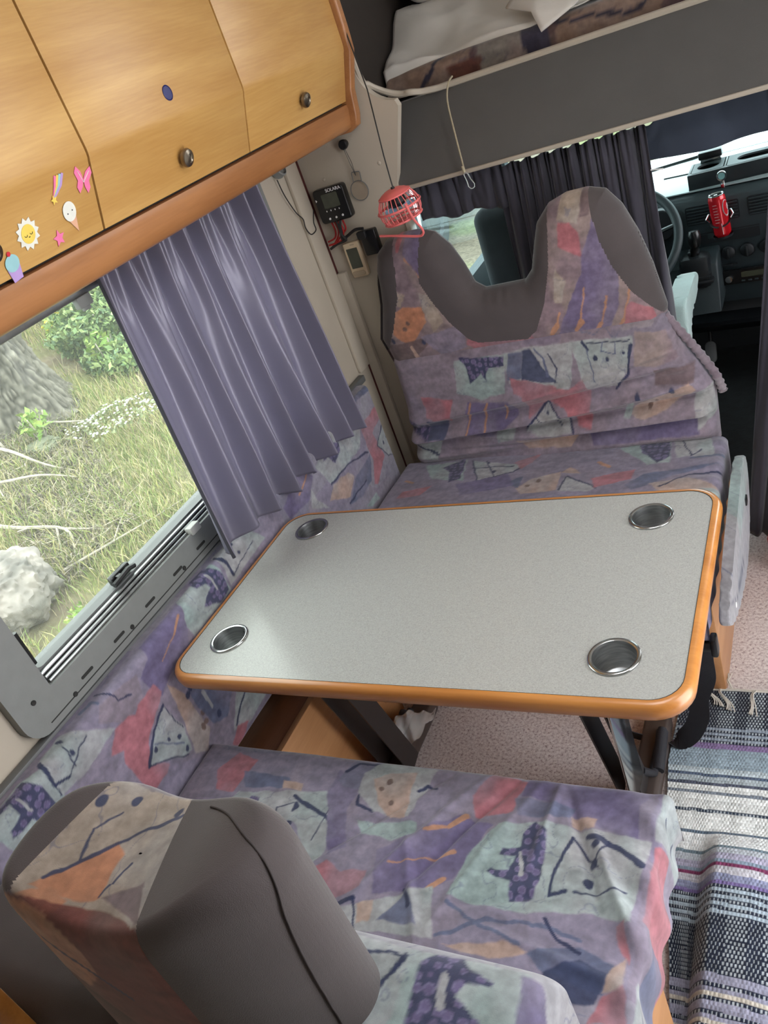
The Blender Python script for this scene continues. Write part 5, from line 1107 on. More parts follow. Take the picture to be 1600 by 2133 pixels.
# ---- alcove bedding
bd = thing('mattress', 'alcove mattress in dark floral print above the charcoal panel', 'mattress', (-0.3, 2.9, 1.48))
Vm, Fm, um, vm = wrap(-1.09, 0.74, 2.375, 3.5, 1.545, 0.06, 0.06, 0.06, 0.06, 0.025, 0.008, (0, 1, 2), 0.004, lambda u, v: 0.006*(fbm(u*5, v*5, 3)-0.5))
cd = paint(um, vm, [('p', 'beige', 0, [(-1.1, 2.2), (-0.85, 2.2), (-0.82, 2.45), (-1.1, 2.5)]), ('l', 'navyd', .016, [(-0.99, 2.33), (-0.95, 2.36), (-0.9, 2.42)]), ('p', 'cream', 0, [(-0.82, 2.3), (-0.68, 2.3), (-0.7, 2.5), (-0.8, 2.5)]), ('p', 'navyd', 0, [(-0.68, 2.3), (-0.62, 2.3), (-0.6, 2.5), (-0.7, 2.5)]), ('p', 'beige', 0, [(-0.6, 2.3), (-0.35, 2.3), (-0.3, 2.5), (-0.58, 2.5)]), ('l', 'navyd', .01, [(-0.6, 2.38), (-0.4, 2.34), (-0.3, 2.4)]), ('p', 'redb', 0, [(-0.9, 2.3), (-0.82, 2.3), (-0.8, 2.36), (-0.9, 2.36)])], 'brownm', 14.0)*np.array([0.62, 0.48, 0.42]); npobj('ticking', Vm, Fm, M_print, bd, cd)
def sheetmesh(name, fz, x0, x1, y0, y1, res, mt, parent):
    X, Y = np.meshgrid(np.arange(x0, x1, res), np.arange(y0, y1, res), indexing='ij'); P_ = fz(X, Y); n, m = X.shape; I = np.arange(n*m).reshape(n, m)
    o = npobj(name, P_.reshape(-1, 3), np.stack([I[:-1, :-1], I[1:, :-1], I[1:, 1:], I[:-1, 1:]], -1).reshape(-1, 4), mt, parent)
    md = o.modifiers.new('cloth', 'SOLIDIFY'); md.thickness = 0.003; return o
def fsheet(X, Y):
    e = np.interp(X, [-1.1, -0.95, -0.7, -0.5, -0.3], [2.395, 2.40, 2.405, 2.42, 2.47])+0.008*np.sin(X*13)
    t = (Y-2.36); yy_ = e+np.clip(t, 0, 9)-np.clip(-t, 0, 9)*0.05
    z = 1.556+0.13*sstep(2.38, 2.62, Y)+0.05*(fbm(X*4, Y*7, 4)-0.5)+0.012*(1-2*np.abs(fbm(X*6+Y*3, Y*9, 14)-0.5)*3)*0.5+0.006*np.sin((X*0.6+Y)*40)*sstep(2.8, 2.4, Y)
    dz = np.where(t < 0.0, t*1.0, 0); drop = np.interp(X, [-1.1, -0.95, -0.75, -0.5, -0.3], [0.060, 0.040, 0.016, 0.006, 0.0])
    k = np.clip((0.08-(Y-2.30))/0.08, 0, 1); z = z-drop*k; yy_ = np.where(k > 0, e-0.012*k, e+(Y-2.38))
    return np.stack([X, yy_, z], -1)
sh = tag(sheetmesh('bed_sheet', fsheet, -1.088, 0.2, 2.30, 3.3, 0.008, M_sheet, None), 'white cotton bed sheet spread over the alcove mattress', 'sheet')
def pillow(cx, cy, cz, lx, ly, h, rot, seed, mt, name, label, group=None, tipdrop=0):
    n = 60; U, Vv = np.meshgrid(np.linspace(-1, 1, n), np.linspace(-1, 1, n), indexing='ij')
    out = []
    for sg in (1, -1):
        hgt = sg*h*np.power(np.clip((1-U**4)*(1-Vv**4), 0, 1), 0.45)
        a = U*lx*(1-0.08*Vv**2)+0; b_ = Vv*ly*(1-0.08*U**2); w = 0.014*(fbm(U*3+seed, Vv*3, seed)-0.5)*np.clip(1-U**4, 0, 1)*np.clip(1-Vv**4, 0, 1)+0.005*np.sin(U*9+Vv*5+seed)*np.clip((1-U**4)*(1-Vv**4), 0, 1)
        x = cx+a*math.cos(rot)-b_*math.sin(rot); y = cy+a*math.sin(rot)+b_*math.cos(rot); out.append(np.stack([x, y, cz+hgt+w*sg], -1).reshape(-1, 3))
    V = np.concatenate(out); I = np.arange(n*n).reshape(n, n); F = np.stack([I[:-1, :-1], I[1:, :-1], I[1:, 1:], I[:-1, 1:]], -1).reshape(-1, 4)
    o = npobj(name, V, np.concatenate([F, F[:, ::-1]+n*n]), mt); return tag(o, label, 'pillow', group)
pillow(-0.84, 2.74, 1.745, 0.24, 0.16, 0.085, 0.1, 2, M_sheet, 'pillow', 'white pillow at the left end of the alcove bed')
pillow(-0.44, 2.80, 1.76, 0.20, 0.16, 0.06, 0.3, 5, mat('ochre_cotton', (170, 140, 96), 0.9, noise=0.12, nscale=10), 'pillow', 'ochre pillow behind the hanging white pillowcase corner in the alcove')
b = NB()   # pillowcase corner hanging over the edge
vs = [(-0.72, 2.42, 1.60), (-0.645, 2.37, 1.575), (-0.625, 2.350, 1.525), (-0.54, 2.365, 1.555), (-0.44, 2.40, 1.605), (-0.36, 2.55, 1.72), (-0.60, 2.60, 1.74)]
A = [b.verts.new(v) for v in vs]
for f in ((0, 1, 6), (1, 2, 3), (1, 3, 6), (3, 4, 6), (4, 5, 6)): b.faces.new([A[i] for i in f])
bmesh.ops.subdivide_edges(b, edges=b.edges, cuts=5, use_grid_fill=True, smooth=0.6)
pc = obj('pillowcase', b, M_sheet, None, origin=(-0.55, 2.45, 1.6)); md = pc.modifiers.new('cloth', 'SOLIDIFY'); md.thickness = 0.004
tag(pc, 'white pillowcase corner drooping over the mattress edge in the alcove', 'pillowcase')

# ---- cab curtains
cc1 = curtain('cab_curtain', 260, 60, lambda s: -0.80+0.40*s, lambda s: -0.84+0.42*s, lambda s: 1.262+0.004*np.sin(s*60), lambda s: 0.45+0*s, lambda s, t: 2.262+0*s, (0.012, 0.02), 9, M_cabc, None, 5, axis='x')
tag(cc1, 'dark purple grey curtain gathered behind the far backrest', 'curtain')
cc2 = curtain('curtain_valance', 90, 14, lambda s: -1.05+0.27*s, lambda s: -1.05+0.27*s, lambda s: 1.270+0*s, lambda s: 1.168-0.012*s+0.006*np.sin(s*12), lambda s, t: 2.26+0*s, (0.006, 0.010), 5, M_cabc, None, 8, axis='x')
tag(cc2, 'short dark curtain piece hanging behind the pink fan', 'curtain')
cc3 = curtain('windscreen_valance', 260, 20, lambda s: -0.42+0.95*s, lambda s: -0.42+0.95*s, lambda s: 1.276-0.026*np.abs(np.sin(np.clip(1-s*6, 0, 1)*9))*np.clip(1-s*5, 0, 1), lambda s: 1.165+0.008*s+0.010*np.cos(s*20)*0.4, lambda s, t: 2.285+0*s, (0.004, 0.010), 6, M_cabc2, None, 3, axis='x')
tag(cc3, 'dark blue cloth valance hanging across the windscreen opening', 'curtain')
b = NB(); tube(b, [(-0.405, 2.25, 1.155), (-0.375, 2.25, 1.150)], 0.002, 6); tag(obj('curtain_pin', b, M_white, None, origin=(-0.39, 2.25, 1.15)), 'small white pin at the edge of the gathered dark curtain', 'pin')
cc4 = curtain('aisle_curtain', 90, 60, lambda s: -0.115+0.35*s, lambda s: -0.305+0.20*s, lambda s: 1.262+0*s, lambda s: 0.004+0*s, lambda s, t: 2.262+0*s, (0.008, 0.018), 5, M_cabc, None, 12, axis='x')
tag(cc4, 'dark curtain hanging at the right side of the cab opening down to the floor', 'curtain')

# ---- dashboard
ds = thing('dashboard', 'dark teal grey dashboard with air vents and heater controls in the cab', 'dashboard', (-0.3, 3.3, 0.3))
yaw = Matrix.Translation((-0.45, 3.15, 0)) @ Matrix.Rotation(math.radians(-6), 4, 'Z') @ Matrix.Translation((0.45, -3.15, 0))
prof = [(3.20, 0.40), (3.17, 0.46), (3.155, 0.66), (3.145, 0.69), (3.15, 0.795), (3.165, 0.815), (3.20, 0.825), (3.40, 0.83), (3.42, 0.82), (3.42, 0.40)]
b = NB(); prism(b, prof, -1.12, 0.55, yaw @ MW, 0.0); bmesh.ops.bevel(b, geom=[e for e in b.edges], offset=0.006, segments=2, affect='EDGES'); obj('upper_body', b, M_dash, ds)
b = NB(); box(b, (-1.08, 3.19, 0.828), (0.50, 3.42, 0.8325), 0.0015, yaw); obj('sunlit_tint_top', b, mat('dash_top_sunlit_tint', (150, 162, 164), 0.3, noise=0.05), ds)  # pale slab: sky brightness on the dash top put into its colour
b = NB(); prism(b, [(3.26, 0.30), (3.20, 0.31), (3.19, 0.33), (3.26, 0.34), (3.28, 0.40), (3.6, 0.42), (3.6, 0.2), (3.4, 0.2)], -1.1, 0.52, yaw @ MW); obj('lower_shelf', b, M_dash2, ds)
MD = lambda x, z, d=0.0: yaw @ MB(x, z, 3.150-d)
def vent(x, z, w, h_):
    b = NB(); prism(b, rrect(w, h_, 0.008, 4), -0.004, 0.004, MD(x, z)); v = obj('air_vent', b, M_dash2, ds)
    for k in range(6):
        zz = z-h_/2+h_*(k+0.7)/6.4; b = NB(); box(b, (-w/2*0.88, -0.0016, 0.003), (w/2*0.88, 0.0016, 0.010), 0, MD(x, zz)); obj('vent_slat', b, M_dash, v, smooth=False)
vent(-0.432, 0.757, 0.088, 0.066); vent(-0.232, 0.757, 0.075, 0.066); vent(-0.14, 0.757, 0.075, 0.066); vent(-0.335, 0.757, 0.075, 0.066)
b = NB(); prism(b, rrect(0.20, 0.05, 0.006, 4), -0.002, 0.003, MD(-0.34, 0.675)); obj('switch_panel', b, M_dash2, ds)
for x, z in ((-0.40, 0.677), (-0.37, 0.677)):
    b = NB(); prism(b, rrect(0.022, 0.018, 0.003, 3), 0.003, 0.006, MD(x, z)); obj('switch', b, M_dash, ds)
b = NB(); prism(b, rrect(0.11, 0.05, 0.006, 4), -0.002, 0.004, MD(-0.16, 0.665)); obj('clock_display', b, M_lcd, ds)
for x, z in ((-0.350, 0.607), (-0.287, 0.607), (-0.223, 0.609)):
    b = NB(); lathe(b, [(0.024, 0), (0.023, 0.010), (0.019, 0.013), (0, 0.013)], 28, MD(x, z)); box(b, (-0.0045, -0.019, 0.012), (0.0045, 0.019, 0.021), 0.002, MD(x, z)); obj('heater_knob', b, M_dash2, ds)
b = NB(); box(b, (-0.035, -0.002, 0.0), (0.035, 0.002, 0.004), 0, MD(-0.36, 0.562)); box(b, (-0.006, -0.005, 0.003), (0.006, 0.005, 0.010), 0.001, MD(-0.345, 0.562)); obj('air_slider', b, M_dash2, ds)
b = NB(); prism(b, rrect(0.19, 0.052, 0.004, 3), -0.002, 0.012, MD(-0.285, 0.515), 0.001); rd = obj('car_radio', b, M_blackp, ds)
b = NB(); lathe(b, [(0.013, 0), (0.012, 0.010), (0, 0.011)], 24, MD(-0.357, 0.512, 0.012)); obj('volume_knob', b, M_chrome, rd)
b = NB(); prism(b, rrect(0.09, 0.02, 0.002, 3), 0.0125, 0.0135, MD(-0.27, 0.522)); obj('radio_display', b, M_lcd, rd)
b = NB()
for k in range(5): box(b, (-0.006, -0.003, 0.012), (0.006, 0.003, 0.015), 0.001, MD(-0.31+k*0.022, 0.499))
obj('radio_button', b, M_dash, rd)
# cup tray on the dash
tr = thing('dash_tray', 'black dashboard tray with cup rings standing under the windscreen', 'tray', (-0.25, 3.3, 0.83))
b = NB(); box(b, (-0.46, 3.20, 0.832), (0.30, 3.22, 0.885), 0.003); box(b, (-0.46, 3.34, 0.832), (0.30, 3.352, 0.885), 0.003); box(b, (-0.46, 3.22, 0.832), (-0.45, 3.345, 0.885), 0.002); box(b, (-0.46, 3.20, 0.832), (0.30, 3.35, 0.838)); box(b, (-0.34, 3.22, 0.832), (-0.333, 3.345, 0.885), 0.002); obj('tray_body', b, M_dash2, tr)
b = NB(); ring(b, [(x-0.395, y+3.275) for x, y in rrect(0.105, 0.13, 0.01, 5)], [(x-0.395, y+3.275) for x, y in rrect(0.076, 0.076, 0.0379, 5)], 0.880, 0.886, Matrix.Identity(4)); obj('cup_ring', b, M_dash, tr)
b = NB(); ring(b, [(x-0.05, y+3.275) for x, y in rrect(0.56, 0.13, 0.01, 5)], [(x-0.05, y+3.275) for x, y in rrect(0.50, 0.07, 0.034, 5)], 0.880, 0.886, Matrix.Identity(4)); obj('tray_lid', b, M_dash, tr)
gb_ = thing('gadget_box', 'small glossy black gadget lying on the dashboard tray', 'gadget', (-0.40, 3.33, 0.886)); b = NB(); box(b, (-0.43, 3.31, 0.9), (-0.35, 3.37, 0.925), 0.004); obj('case', b, M_blackp, gb_)
b = NB(); box(b, (-0.425, 3.315, 0.886), (-0.355, 3.365, 0.9), 0.002); obj('foot', b, M_chrome, gb_)
b = NB(); tube(b, [(-0.85, 3.50, 0.84), (-0.62, 3.475, 0.87), (-0.40, 3.46, 0.885)], 0.006, 6); tube(b, [(-0.60, 3.58, 0.80), (-0.44, 3.56, 0.80)], 0.006, 6); tag(obj('wiper', b, M_dark, None, origin=(-0.6, 3.6, 0.86)), 'thin black windscreen wiper above the steering wheel', 'wiper')
# can in its holder
cn = thing('drink_can', 'red slim drink can with white script in the dashboard holder', 'can', (-0.352, 3.09, 0.68))
MC = Matrix.Translation((-0.355, 3.095, 0.685)) @ Matrix.Rotation(math.radians(-3), 4, 'Y')
b = NB(); lathe(b, [(0, 0.002), (0.022, 0.0), (0.0235, 0.003), (0.0285, 0.009), (0.029, 0.014), (0.029, 0.128), (0.0285, 0.132), (0.0255, 0.141)], 40, MC)
obj('can_body', b, mat('red_can_paint', (200, 22, 34), 0.25, 0.3, noise=0.05, coat=0.4), cn)
b = NB(); lathe(b, [(0.0255, 0.141), (0.0262, 0.1435), (0.0252, 0.1455), (0.0235, 0.143), (0, 0.1425)], 36, MC); box(b, (-0.006, -0.012, 0.143), (0.006, 0.008, 0.1455), 0.001, MC); obj('can_lid', b, M_chrome, cn)
def oncan(pts, w, name, r=0.0294):
    # ribbon following the can wall: pts (angle deg, z)
    b = NB(); tube(b, [MC @ Vector((r*math.cos(math.radians(a)), r*math.sin(math.radians(a)), z)) for a, z in pts], w, 6, flat=0.4); obj(name, b, M_white, cn)
C_ = [(-34+22*math.cos(t), 0.098+0.026*math.sin(t)) for t in [math.radians(60+k*14) for k in range(17)]]
oncan(C_, 0.0026, 'script_letter'); oncan([(-46, 0.075), (-36, 0.068), (-22, 0.072), (-10, 0.085)], 0.0022, 'script_swash'); oncan([(-22, 0.10), (-16, 0.110), (-10, 0.10), (-16, 0.088), (-22, 0.098)], 0.0022, 'script_letter')
for k in range(7): oncan([(-118, 0.055+k*0.010), (-104-(k % 3)*5, 0.055+k*0.010), (-92+(k % 2)*4, 0.055+k*0.010)], 0.0010, 'small_print')
oncan([(-80, 0.012), (-80, 0.05)], 0.0022, 'small_print')
hd = thing('can_holder', 'black clip-on cup holder gripping the red can on the dashboard', 'cup holder', (-0.352, 3.1, 0.68))
b = NB(); lathe(b, [(0, -0.004), (0.032, -0.004), (0.033, 0.004), (0.028, 0.000), (0, -0.001)], 28, MC)
for s in (-1, 1):
    ps = [MC @ Vector((s*0.030*math.sin(math.radians(a))*1.08, -0.030*math.cos(math.radians(a))*1.08, 0.040+0.022*(a/100)**2)) for a in range(12, 125, 10)]
    tube(b, ps, 0.0068, 8, flat=0.35)
obj('grip_arm', b, M_dash2, hd)
b = NB(); box(b, (-0.372, 3.125, 0.69), (-0.332, 3.150, 0.75), 0.003); obj('mount', b, M_dash2, hd)
b = NB()
for s in (-1, 1): tube(b, [MC @ Vector((s*0.034, -0.012, 0.058)), MC @ Vector((s*0.044, -0.008, 0.068)), MC @ Vector((s*0.036, 0.016, 0.078))], 0.004, 8)
obj('silver_wing', b, M_chrome, hd)
rm = thing('round_gauge', 'small round silver dial standing on the dash behind the red can', 'gauge', (-0.33, 3.17, 0.86)); b = NB(); Mg = MB(-0.345, 0.868, 3.17, 0.1); lathe(b, [(0.010, 0), (0.0165, 0.0), (0.0175, 0.004), (0.0165, 0.008), (0.0115, 0.007)], 28, Mg); box(b, (-0.352, 3.165, 0.826), (-0.338, 3.175, 0.853), 0.002); obj('bezel', b, M_chrome, rm)
b = NB(); lathe(b, [(0, 0.006), (0.0125, 0.006), (0.0125, 0.004), (0, 0.004)], 24, Mg); obj('dial', b, mat('teal_dial', (120, 165, 165), 0.3, noise=0.1), rm)
# steering wheel
sw = thing('steering_wheel', 'dark steering wheel showing behind the curtain edge in the cab', 'steering wheel', (-0.665, 2.93, 0.78))
MS = Matrix.Translation((-0.665, 2.93, 0.775)) @ Matrix.Rotation(math.radians(48), 4, 'X')
b = NB(); tube(b, [MS @ Vector((0.192*math.cos(2*PI*k/64), 0.192*math.sin(2*PI*k/64), 0)) for k in range(64)], 0.0155, 12, True); obj('rim', b, M_dash, sw)
b = NB(); lathe(b, [(0, 0.0), (0.055, -0.005), (0.06, -0.03), (0.04, -0.06), (0, -0.06)], 28, MS)
for a in (10, 170, 265): tube(b, [MS @ Vector((0.05*math.cos(math.radians(a)), 0.05*math.sin(math.radians(a)), -0.02)), MS @ Vector((0.188*math.cos(math.radians(a)), 0.188*math.sin(math.radians(a)), 0))], 0.014, 8, flat=0.5)
obj('hub_and_spokes', b, M_dash2, sw)
b = NB(); tube(b, [MS @ Vector((0, 0, -0.05)), (-0.665, 3.17, 0.60)], 0.035, 14); obj('column', b, M_dash2, sw)
ig = thing('instrument_cluster', 'curved instrument cluster glimpsed through the steering wheel', 'instruments', (-0.665, 3.10, 0.78)); b = NB(); prism(b, rrect(0.30, 0.11, 0.04, 6), 0, 0.04, MB(-0.665, 0.755, 3.16), 0.006); obj('housing', b, M_dash2, ig)
b = NB()
for x in (-0.72, -0.60): tube(b, [MB(x, 0.75, 3.118) @ Vector((0.034*math.cos(2*PI*k/30), 0.034*math.sin(2*PI*k/30), 0)) for k in range(30)], 0.0014, 5, True)
obj('dial_ring', b, M_white, ig)
# gear lever console
gl = thing('gear_lever', 'black gear lever with ribbed rubber gaiter on its console', 'gear lever', (-0.43, 3.0, 0.46))
b = NB(); prism(b, [(2.99, 0.45), (3.03, 0.615), (3.06, 0.63), (3.19, 0.64), (3.19, 0.45)], -0.545, -0.378, MW, 0.008); obj('console', b, M_dash, gl)
b = NB()
for k in range(7):
    z = 0.56+k*0.017; w = 0.115-0.013*k; box(b, (-w/2-0.450, 2.985+k*0.004, z), (w/2-0.450, 2.985+w*0.8+k*0.006, z+0.013), 0.004)
box(b, (-0.50, 2.99, 0.54), (-0.40, 3.07, 0.66), 0.02); obj('gaiter', b, M_dash2, gl)
b = NB(); cyl(b, (-0.450, 3.02, 0.66), (-0.440, 3.01, 0.70), 0.013); lathe(b, [(0, 0), (0.016, 0.0), (0.021, 0.018), (0.0215, 0.042), (0.016, 0.054), (0, 0.057)], 24, Matrix.Translation((-0.439, 3.008, 0.692)) @ Matrix.Rotation(-0.15, 4, 'X')); obj('knob', b, M_blackp, gl)
# pedal, driver seat, armrest
pd = thing('pedal', 'worn brake pedal above the black cab floor mat', 'pedal', (-0.49, 3.42, 0.1)); b = NB(); prism(b, rrect(0.045, 0.09, 0.02, 5), 0, 0.012, frame((-0.495, 3.40, 0.11), (1, 0, 0), (0, 0.45, 0.9)), 0.003); obj('pad', b, M_frame2, pd)
b = NB(); tube(b, [(-0.495, 3.41, 0.13), (-0.495, 3.52, 0.3)], 0.008, 8); obj('arm', b, M_dark, pd)
dv = thing('driver_seat', 'dark grey driver seat seen between the far backrest humps', 'seat', (-0.78, 2.6, 0.0))
def softbox(name, lo, hi, m, parent, bev=0.04):
    b = NB(); box(b, lo, hi, bev, None, 5); return obj(name, b, m, parent, ang=1.5)
softbox('seat_back', (-1.03, 2.56, 0.42), (-0.53, 2.68, 1.085), mat('dark_grey_seat_cloth', (50, 52, 56), 0.9, noise=0.08, bump=0.3, bscale=600), dv)
softbox('seat_base', (-1.03, 2.6, 0.25), (-0.53, 3.0, 0.42), mat('dark_grey_seat_cloth_base', (50, 52, 56), 0.9, noise=0.08), dv)
b = NB(); box(b, (-1.0, 2.62, -0.004), (-0.56, 2.95, 0.25)); obj('pedestal', b, M_dash2, dv)
b = NB(); prism(b, smoothpoly([(2.47, 0.66), (2.50, 0.695), (2.60, 0.69), (2.80, 0.685), (2.84, 0.655), (2.80, 0.63), (2.58, 0.615), (2.50, 0.55), (2.46, 0.50), (2.43, 0.53)], 60, 2).tolist(), -0.475, -0.415, MW, 0.010); obj('armrest', b, M_pad, dv, label='pale grey velour armrest', ang=1.5)
b = NB(); tube(b, [(-0.53, 2.62, 0.6), (-0.47, 2.60, 0.62)], 0.02, 10); obj('armrest_pivot', b, M_dark, dv)
# red bucket, step clutter
bu = thing('bucket', 'red plastic bowl on the floor at the right by the aisle curtain', 'bowl', (-0.155, 2.05, 0))
b = NB(); lathe(b, [(0, 0.004), (0.062, 0.004), (0.066, 0.0), (0.070, 0.006), (0.098, 0.105), (0.104, 0.107), (0.104, 0.111), (0.096, 0.111), (0.066, 0.010), (0, 0.008)], 40, Matrix.Translation((-0.125, 2.09, 0))); obj('bowl_body', b, mat('red_plastic', (190, 26, 30), 0.35, noise=0.05), bu)
# seat belt strap, buckle, chain, tray, bag
sb = thing('strap', 'black webbing strap with buckle hanging from the far cushion front to the floor', 'strap', (-0.33, 1.4, 0.2))
def ribbon(b, pts, w, wd, th=0.002):
    pts = [Vector(p) for p in pts]; wd = Vector(wd).normalized(); A = []
    for i, p in enumerate(pts):
        t = (pts[min(i+1, len(pts)-1)]-pts[max(i-1, 0)]).normalized(); s = (wd-t*wd.dot(t)).normalized()*w/2; n = t.cross(s).normalized()*th/2
        A.append([b.verts.new(p+s+n), b.verts.new(p-s+n), b.verts.new(p-s-n), b.verts.new(p+s-n)])
    for X_, Y_ in zip(A, A[1:]):
        for k in range(4): b.faces.new((X_[k], X_[(k+1) % 4], Y_[(k+1) % 4], Y_[k]))
    b.faces.new(A[0]); b.faces.new(A[-1][::-1])
b = NB(); ribbon(b, catmull([(-0.312, 1.405, 0.42), (-0.310, 1.385, 0.36), (-0.315, 1.40, 0.30), (-0.322, 1.42, 0.22), (-0.345, 1.43, 0.15), (-0.352, 1.42, 0.09), (-0.385, 1.41, 0.03), (-0.44, 1.40, 0.014), (-0.56, 1.39, 0.058)], 8), 0.048, (1, -0.2, 0.3)); obj('webbing', b, M_strap, sb)
b = NB(); box(b, (-0.342, 1.372, 0.345), (-0.278, 1.388, 0.372), 0.004); box(b, (-0.288, 1.366, 0.335), (-0.273, 1.396, 0.385), 0.005); obj('buckle', b, M_blackp, sb)
ch = thing('chain', 'short steel chain hanging at the foot of the far bench', 'chain', (-0.352, 1.57, 0.08))
for k in range(3):
    M_ = Matrix.Translation((-0.352, 1.572-0.003*k, 0.105-0.032*k)) @ Matrix.Rotation(k*PI/2+0.4, 4, 'Z'); b = NB(); tube(b, [M_ @ Vector((0.011*math.cos(a), 0, 0.020*math.sin(a))) for a in [2*PI*j/20 for j in range(20)]], 0.0032, 7, True); obj('link', b, M_chrome, ch)
ty = thing('floor_tray', 'pale grey round tray on the floor behind the left table foot', 'tray', (-1.10, 1.55, 0)); b = NB(); lathe(b, [(0, 0.004), (0.09, 0.004), (0.10, 0.012), (0.105, 0.022), (0.108, 0.022), (0.103, 0.006), (0.095, 0.0), (0, 0.0)], 36, Matrix.Translation((-1.08, 1.58, 0)) @ Matrix.Diagonal((1, 0.6, 1, 1))); obj('tray_body', b, M_frame, ty)
bgm = bpy.data.materials.new('clear_plastic_film'); bgm.use_nodes = True; bb_ = bgm.node_tree.nodes['Principled BSDF']; bb_.inputs['Base Color'].default_value = (0.75, 0.72, 0.70, 1); bb_.inputs['Roughness'].default_value = 0.25; bb_.inputs['Alpha'].default_value = 0.3
X, Y = np.meshgrid(np.linspace(0, 1, 26), np.linspace(0, 1, 26), indexing='ij')
bx = -1.165+0.105*X+0.02*Y; by = 1.245+0.12*Y+0.03*X; bz = 0.062+0.05*np.sin(X*PI)*np.sin(Y*PI)+0.03*np.abs(((X*3+Y*2) % 1)-0.5)+0.012*fbm(X*6, Y*6, 3)
I = np.arange(26*26).reshape(26, 26); V1 = np.stack([bx, by, bz], -1).reshape(-1, 3); F1 = np.stack([I[:-1, :-1], I[1:, :-1], I[1:, 1:], I[:-1, 1:]], -1).reshape(-1, 4)
pgb = npobj('plastic_bag', V1, F1, bgm, smooth=False); tag(pgb, 'crumpled clear plastic bag lying on the left table foot', 'plastic bag')
md = pgb.modifiers.new('film', 'SOLIDIFY'); md.thickness = 0.002
# wooden partition behind the near seat, lower left corner
lk2 = thing('wooden_partition', 'orange beech board standing behind the near backrest in the lower left corner', 'partition', (-1.17, 0.22, 0))
b = NB(); box(b, (-1.335, 0.205, 0), (-1.018, 0.230, 0.845)); obj('board', b, M_panelwood, lk2)
b = NB(); box(b, (-1.018, 0.203, 0), (-0.998, 0.232, 0.852), 0.006); obj('edge_strip', b, M_oak, lk2)
b = NB(); box(b, (-1.335, 0.203, 0.846), (-1.018, 0.232, 0.855), 0.003); obj('top_strip', b, M_panelwood2, lk2)

# ---- stickers on the left door
nrm = Vector((0.1086, 0, -0.0375)).normalized()
def MSt(y, z, rot=0.0, h=0.0006):
    x = -1.100+(z-1.539)*0.0375/0.106+0.0004; o_ = Vector((x, y, z))+nrm*h
    X_ = Vector((0, 1, 0)); Y_ = nrm.cross(X_); Y_ = Y_ if Y_.z > 0 else -Y_; c, s = math.cos(rot), math.sin(rot)
    xx_ = X_*c+Y_*s; yy_ = -X_*s+Y_*c; return frame(o_, xx_, yy_)
def flat(name, pts, M, m, parent, h=0.0006): b = NB(); prism(b, pts, 0, h, M); return obj(name, b, m, parent, smooth=False)
def pm(n_, c): return mat(n_, c, 0.4, noise=0.03, nscale=60)
Sw, Sy, Sp, Sl, Sbl, Sc = pm('white_sticker_film', (225, 225, 215)), pm('yellow_sticker_film', (235, 205, 95)), pm('pink_sticker_film', (235, 120, 165)), pm('lilac_sticker_film', (180, 150, 205)), pm('mint_sticker_film', (150, 195, 200)), pm('tan_sticker_film', (220, 170, 140))
def circ_(r, cx=0, cy=0, n=24, sy=1): return [(cx+r*math.cos(2*PI*k/n), cy+r*sy*math.sin(2*PI*k/n)) for k in range(n)]
def star_(R, r, n, ph=PI/2): return [((R if k % 2 == 0 else r)*math.cos(ph+PI*k/n), (R if k % 2 == 0 else r)*math.sin(ph+PI*k/n)) for k in range(2*n)]
G = 'small stickers on the left cabinet door'
def sticker(label, y, z): return thing('sticker', label, 'sticker', tuple(MSt(y, z).translation), G)
s = sticker('white and yellow smiling sun sticker on the left cabinet door', 0.958, 1.586); flat('backing', star_(0.025, 0.019, 12), MSt(0.958, 1.586, 0.1), Sw, s); flat('yellow_face', circ_(0.0145), MSt(0.958, 1.586, 0.1, 0.0013), Sy, s)
b = NB(); M_ = MSt(0.958, 1.586, 0.1, 0.0022)
for e in (-0.006, 0.006): tube(b, [M_ @ Vector((e+0.0028*math.cos(a), -0.0025*math.sin(a), 0)) for a in [PI*k/6 for k in range(7)]], 0.0005, 5)
tube(b, [M_ @ Vector((0.0012*math.cos(a), -0.004-0.0012*math.sin(a), 0)) for a in [PI*k/5 for k in range(6)]], 0.0005, 5); obj('drawn_face', b, M_dark, s)
s = sticker('cupcake sticker with mint icing near the left door knob', 0.912, 1.553); flat('cup', [(-0.010, -0.022), (0.010, -0.022), (0.0135, 0), (-0.0135, 0)], MSt(0.912, 1.553, 0.15), Sl, s); flat('icing', circ_(0.0145, 0, 0.006, 24, 0.9), MSt(0.912, 1.553, 0.15, 0.0012), Sbl, s); flat('cherry', circ_(0.0038, 0, 0.021), MSt(0.912, 1.553, 0.15, 0.0014), pm('red_sticker_film', (200, 50, 60)), s)
s = sticker('comet sticker with a small pale rainbow tail', 1.040, 1.627)
for k, m_ in enumerate((Sp, Sy, Sbl, Sl)):
    flat('rainbow_stripe', [(-0.012+0.0, -0.012), (-0.004+k*0.0045, 0.004), (0.002+k*0.0055, 0.020), (0.0065+k*0.0055, 0.018), (0.0+k*0.0045, 0.002), (-0.010, -0.014)], MSt(1.040, 1.627, 0.0, 0.0006+k*0.0002), m_, s)
flat('star', star_(0.008, 0.0035, 5), MSt(1.029, 1.614, 0.2, 0.0016), Sy, s)
s = sticker('pink butterfly sticker at the upper right of the sticker group', 1.105, 1.622)
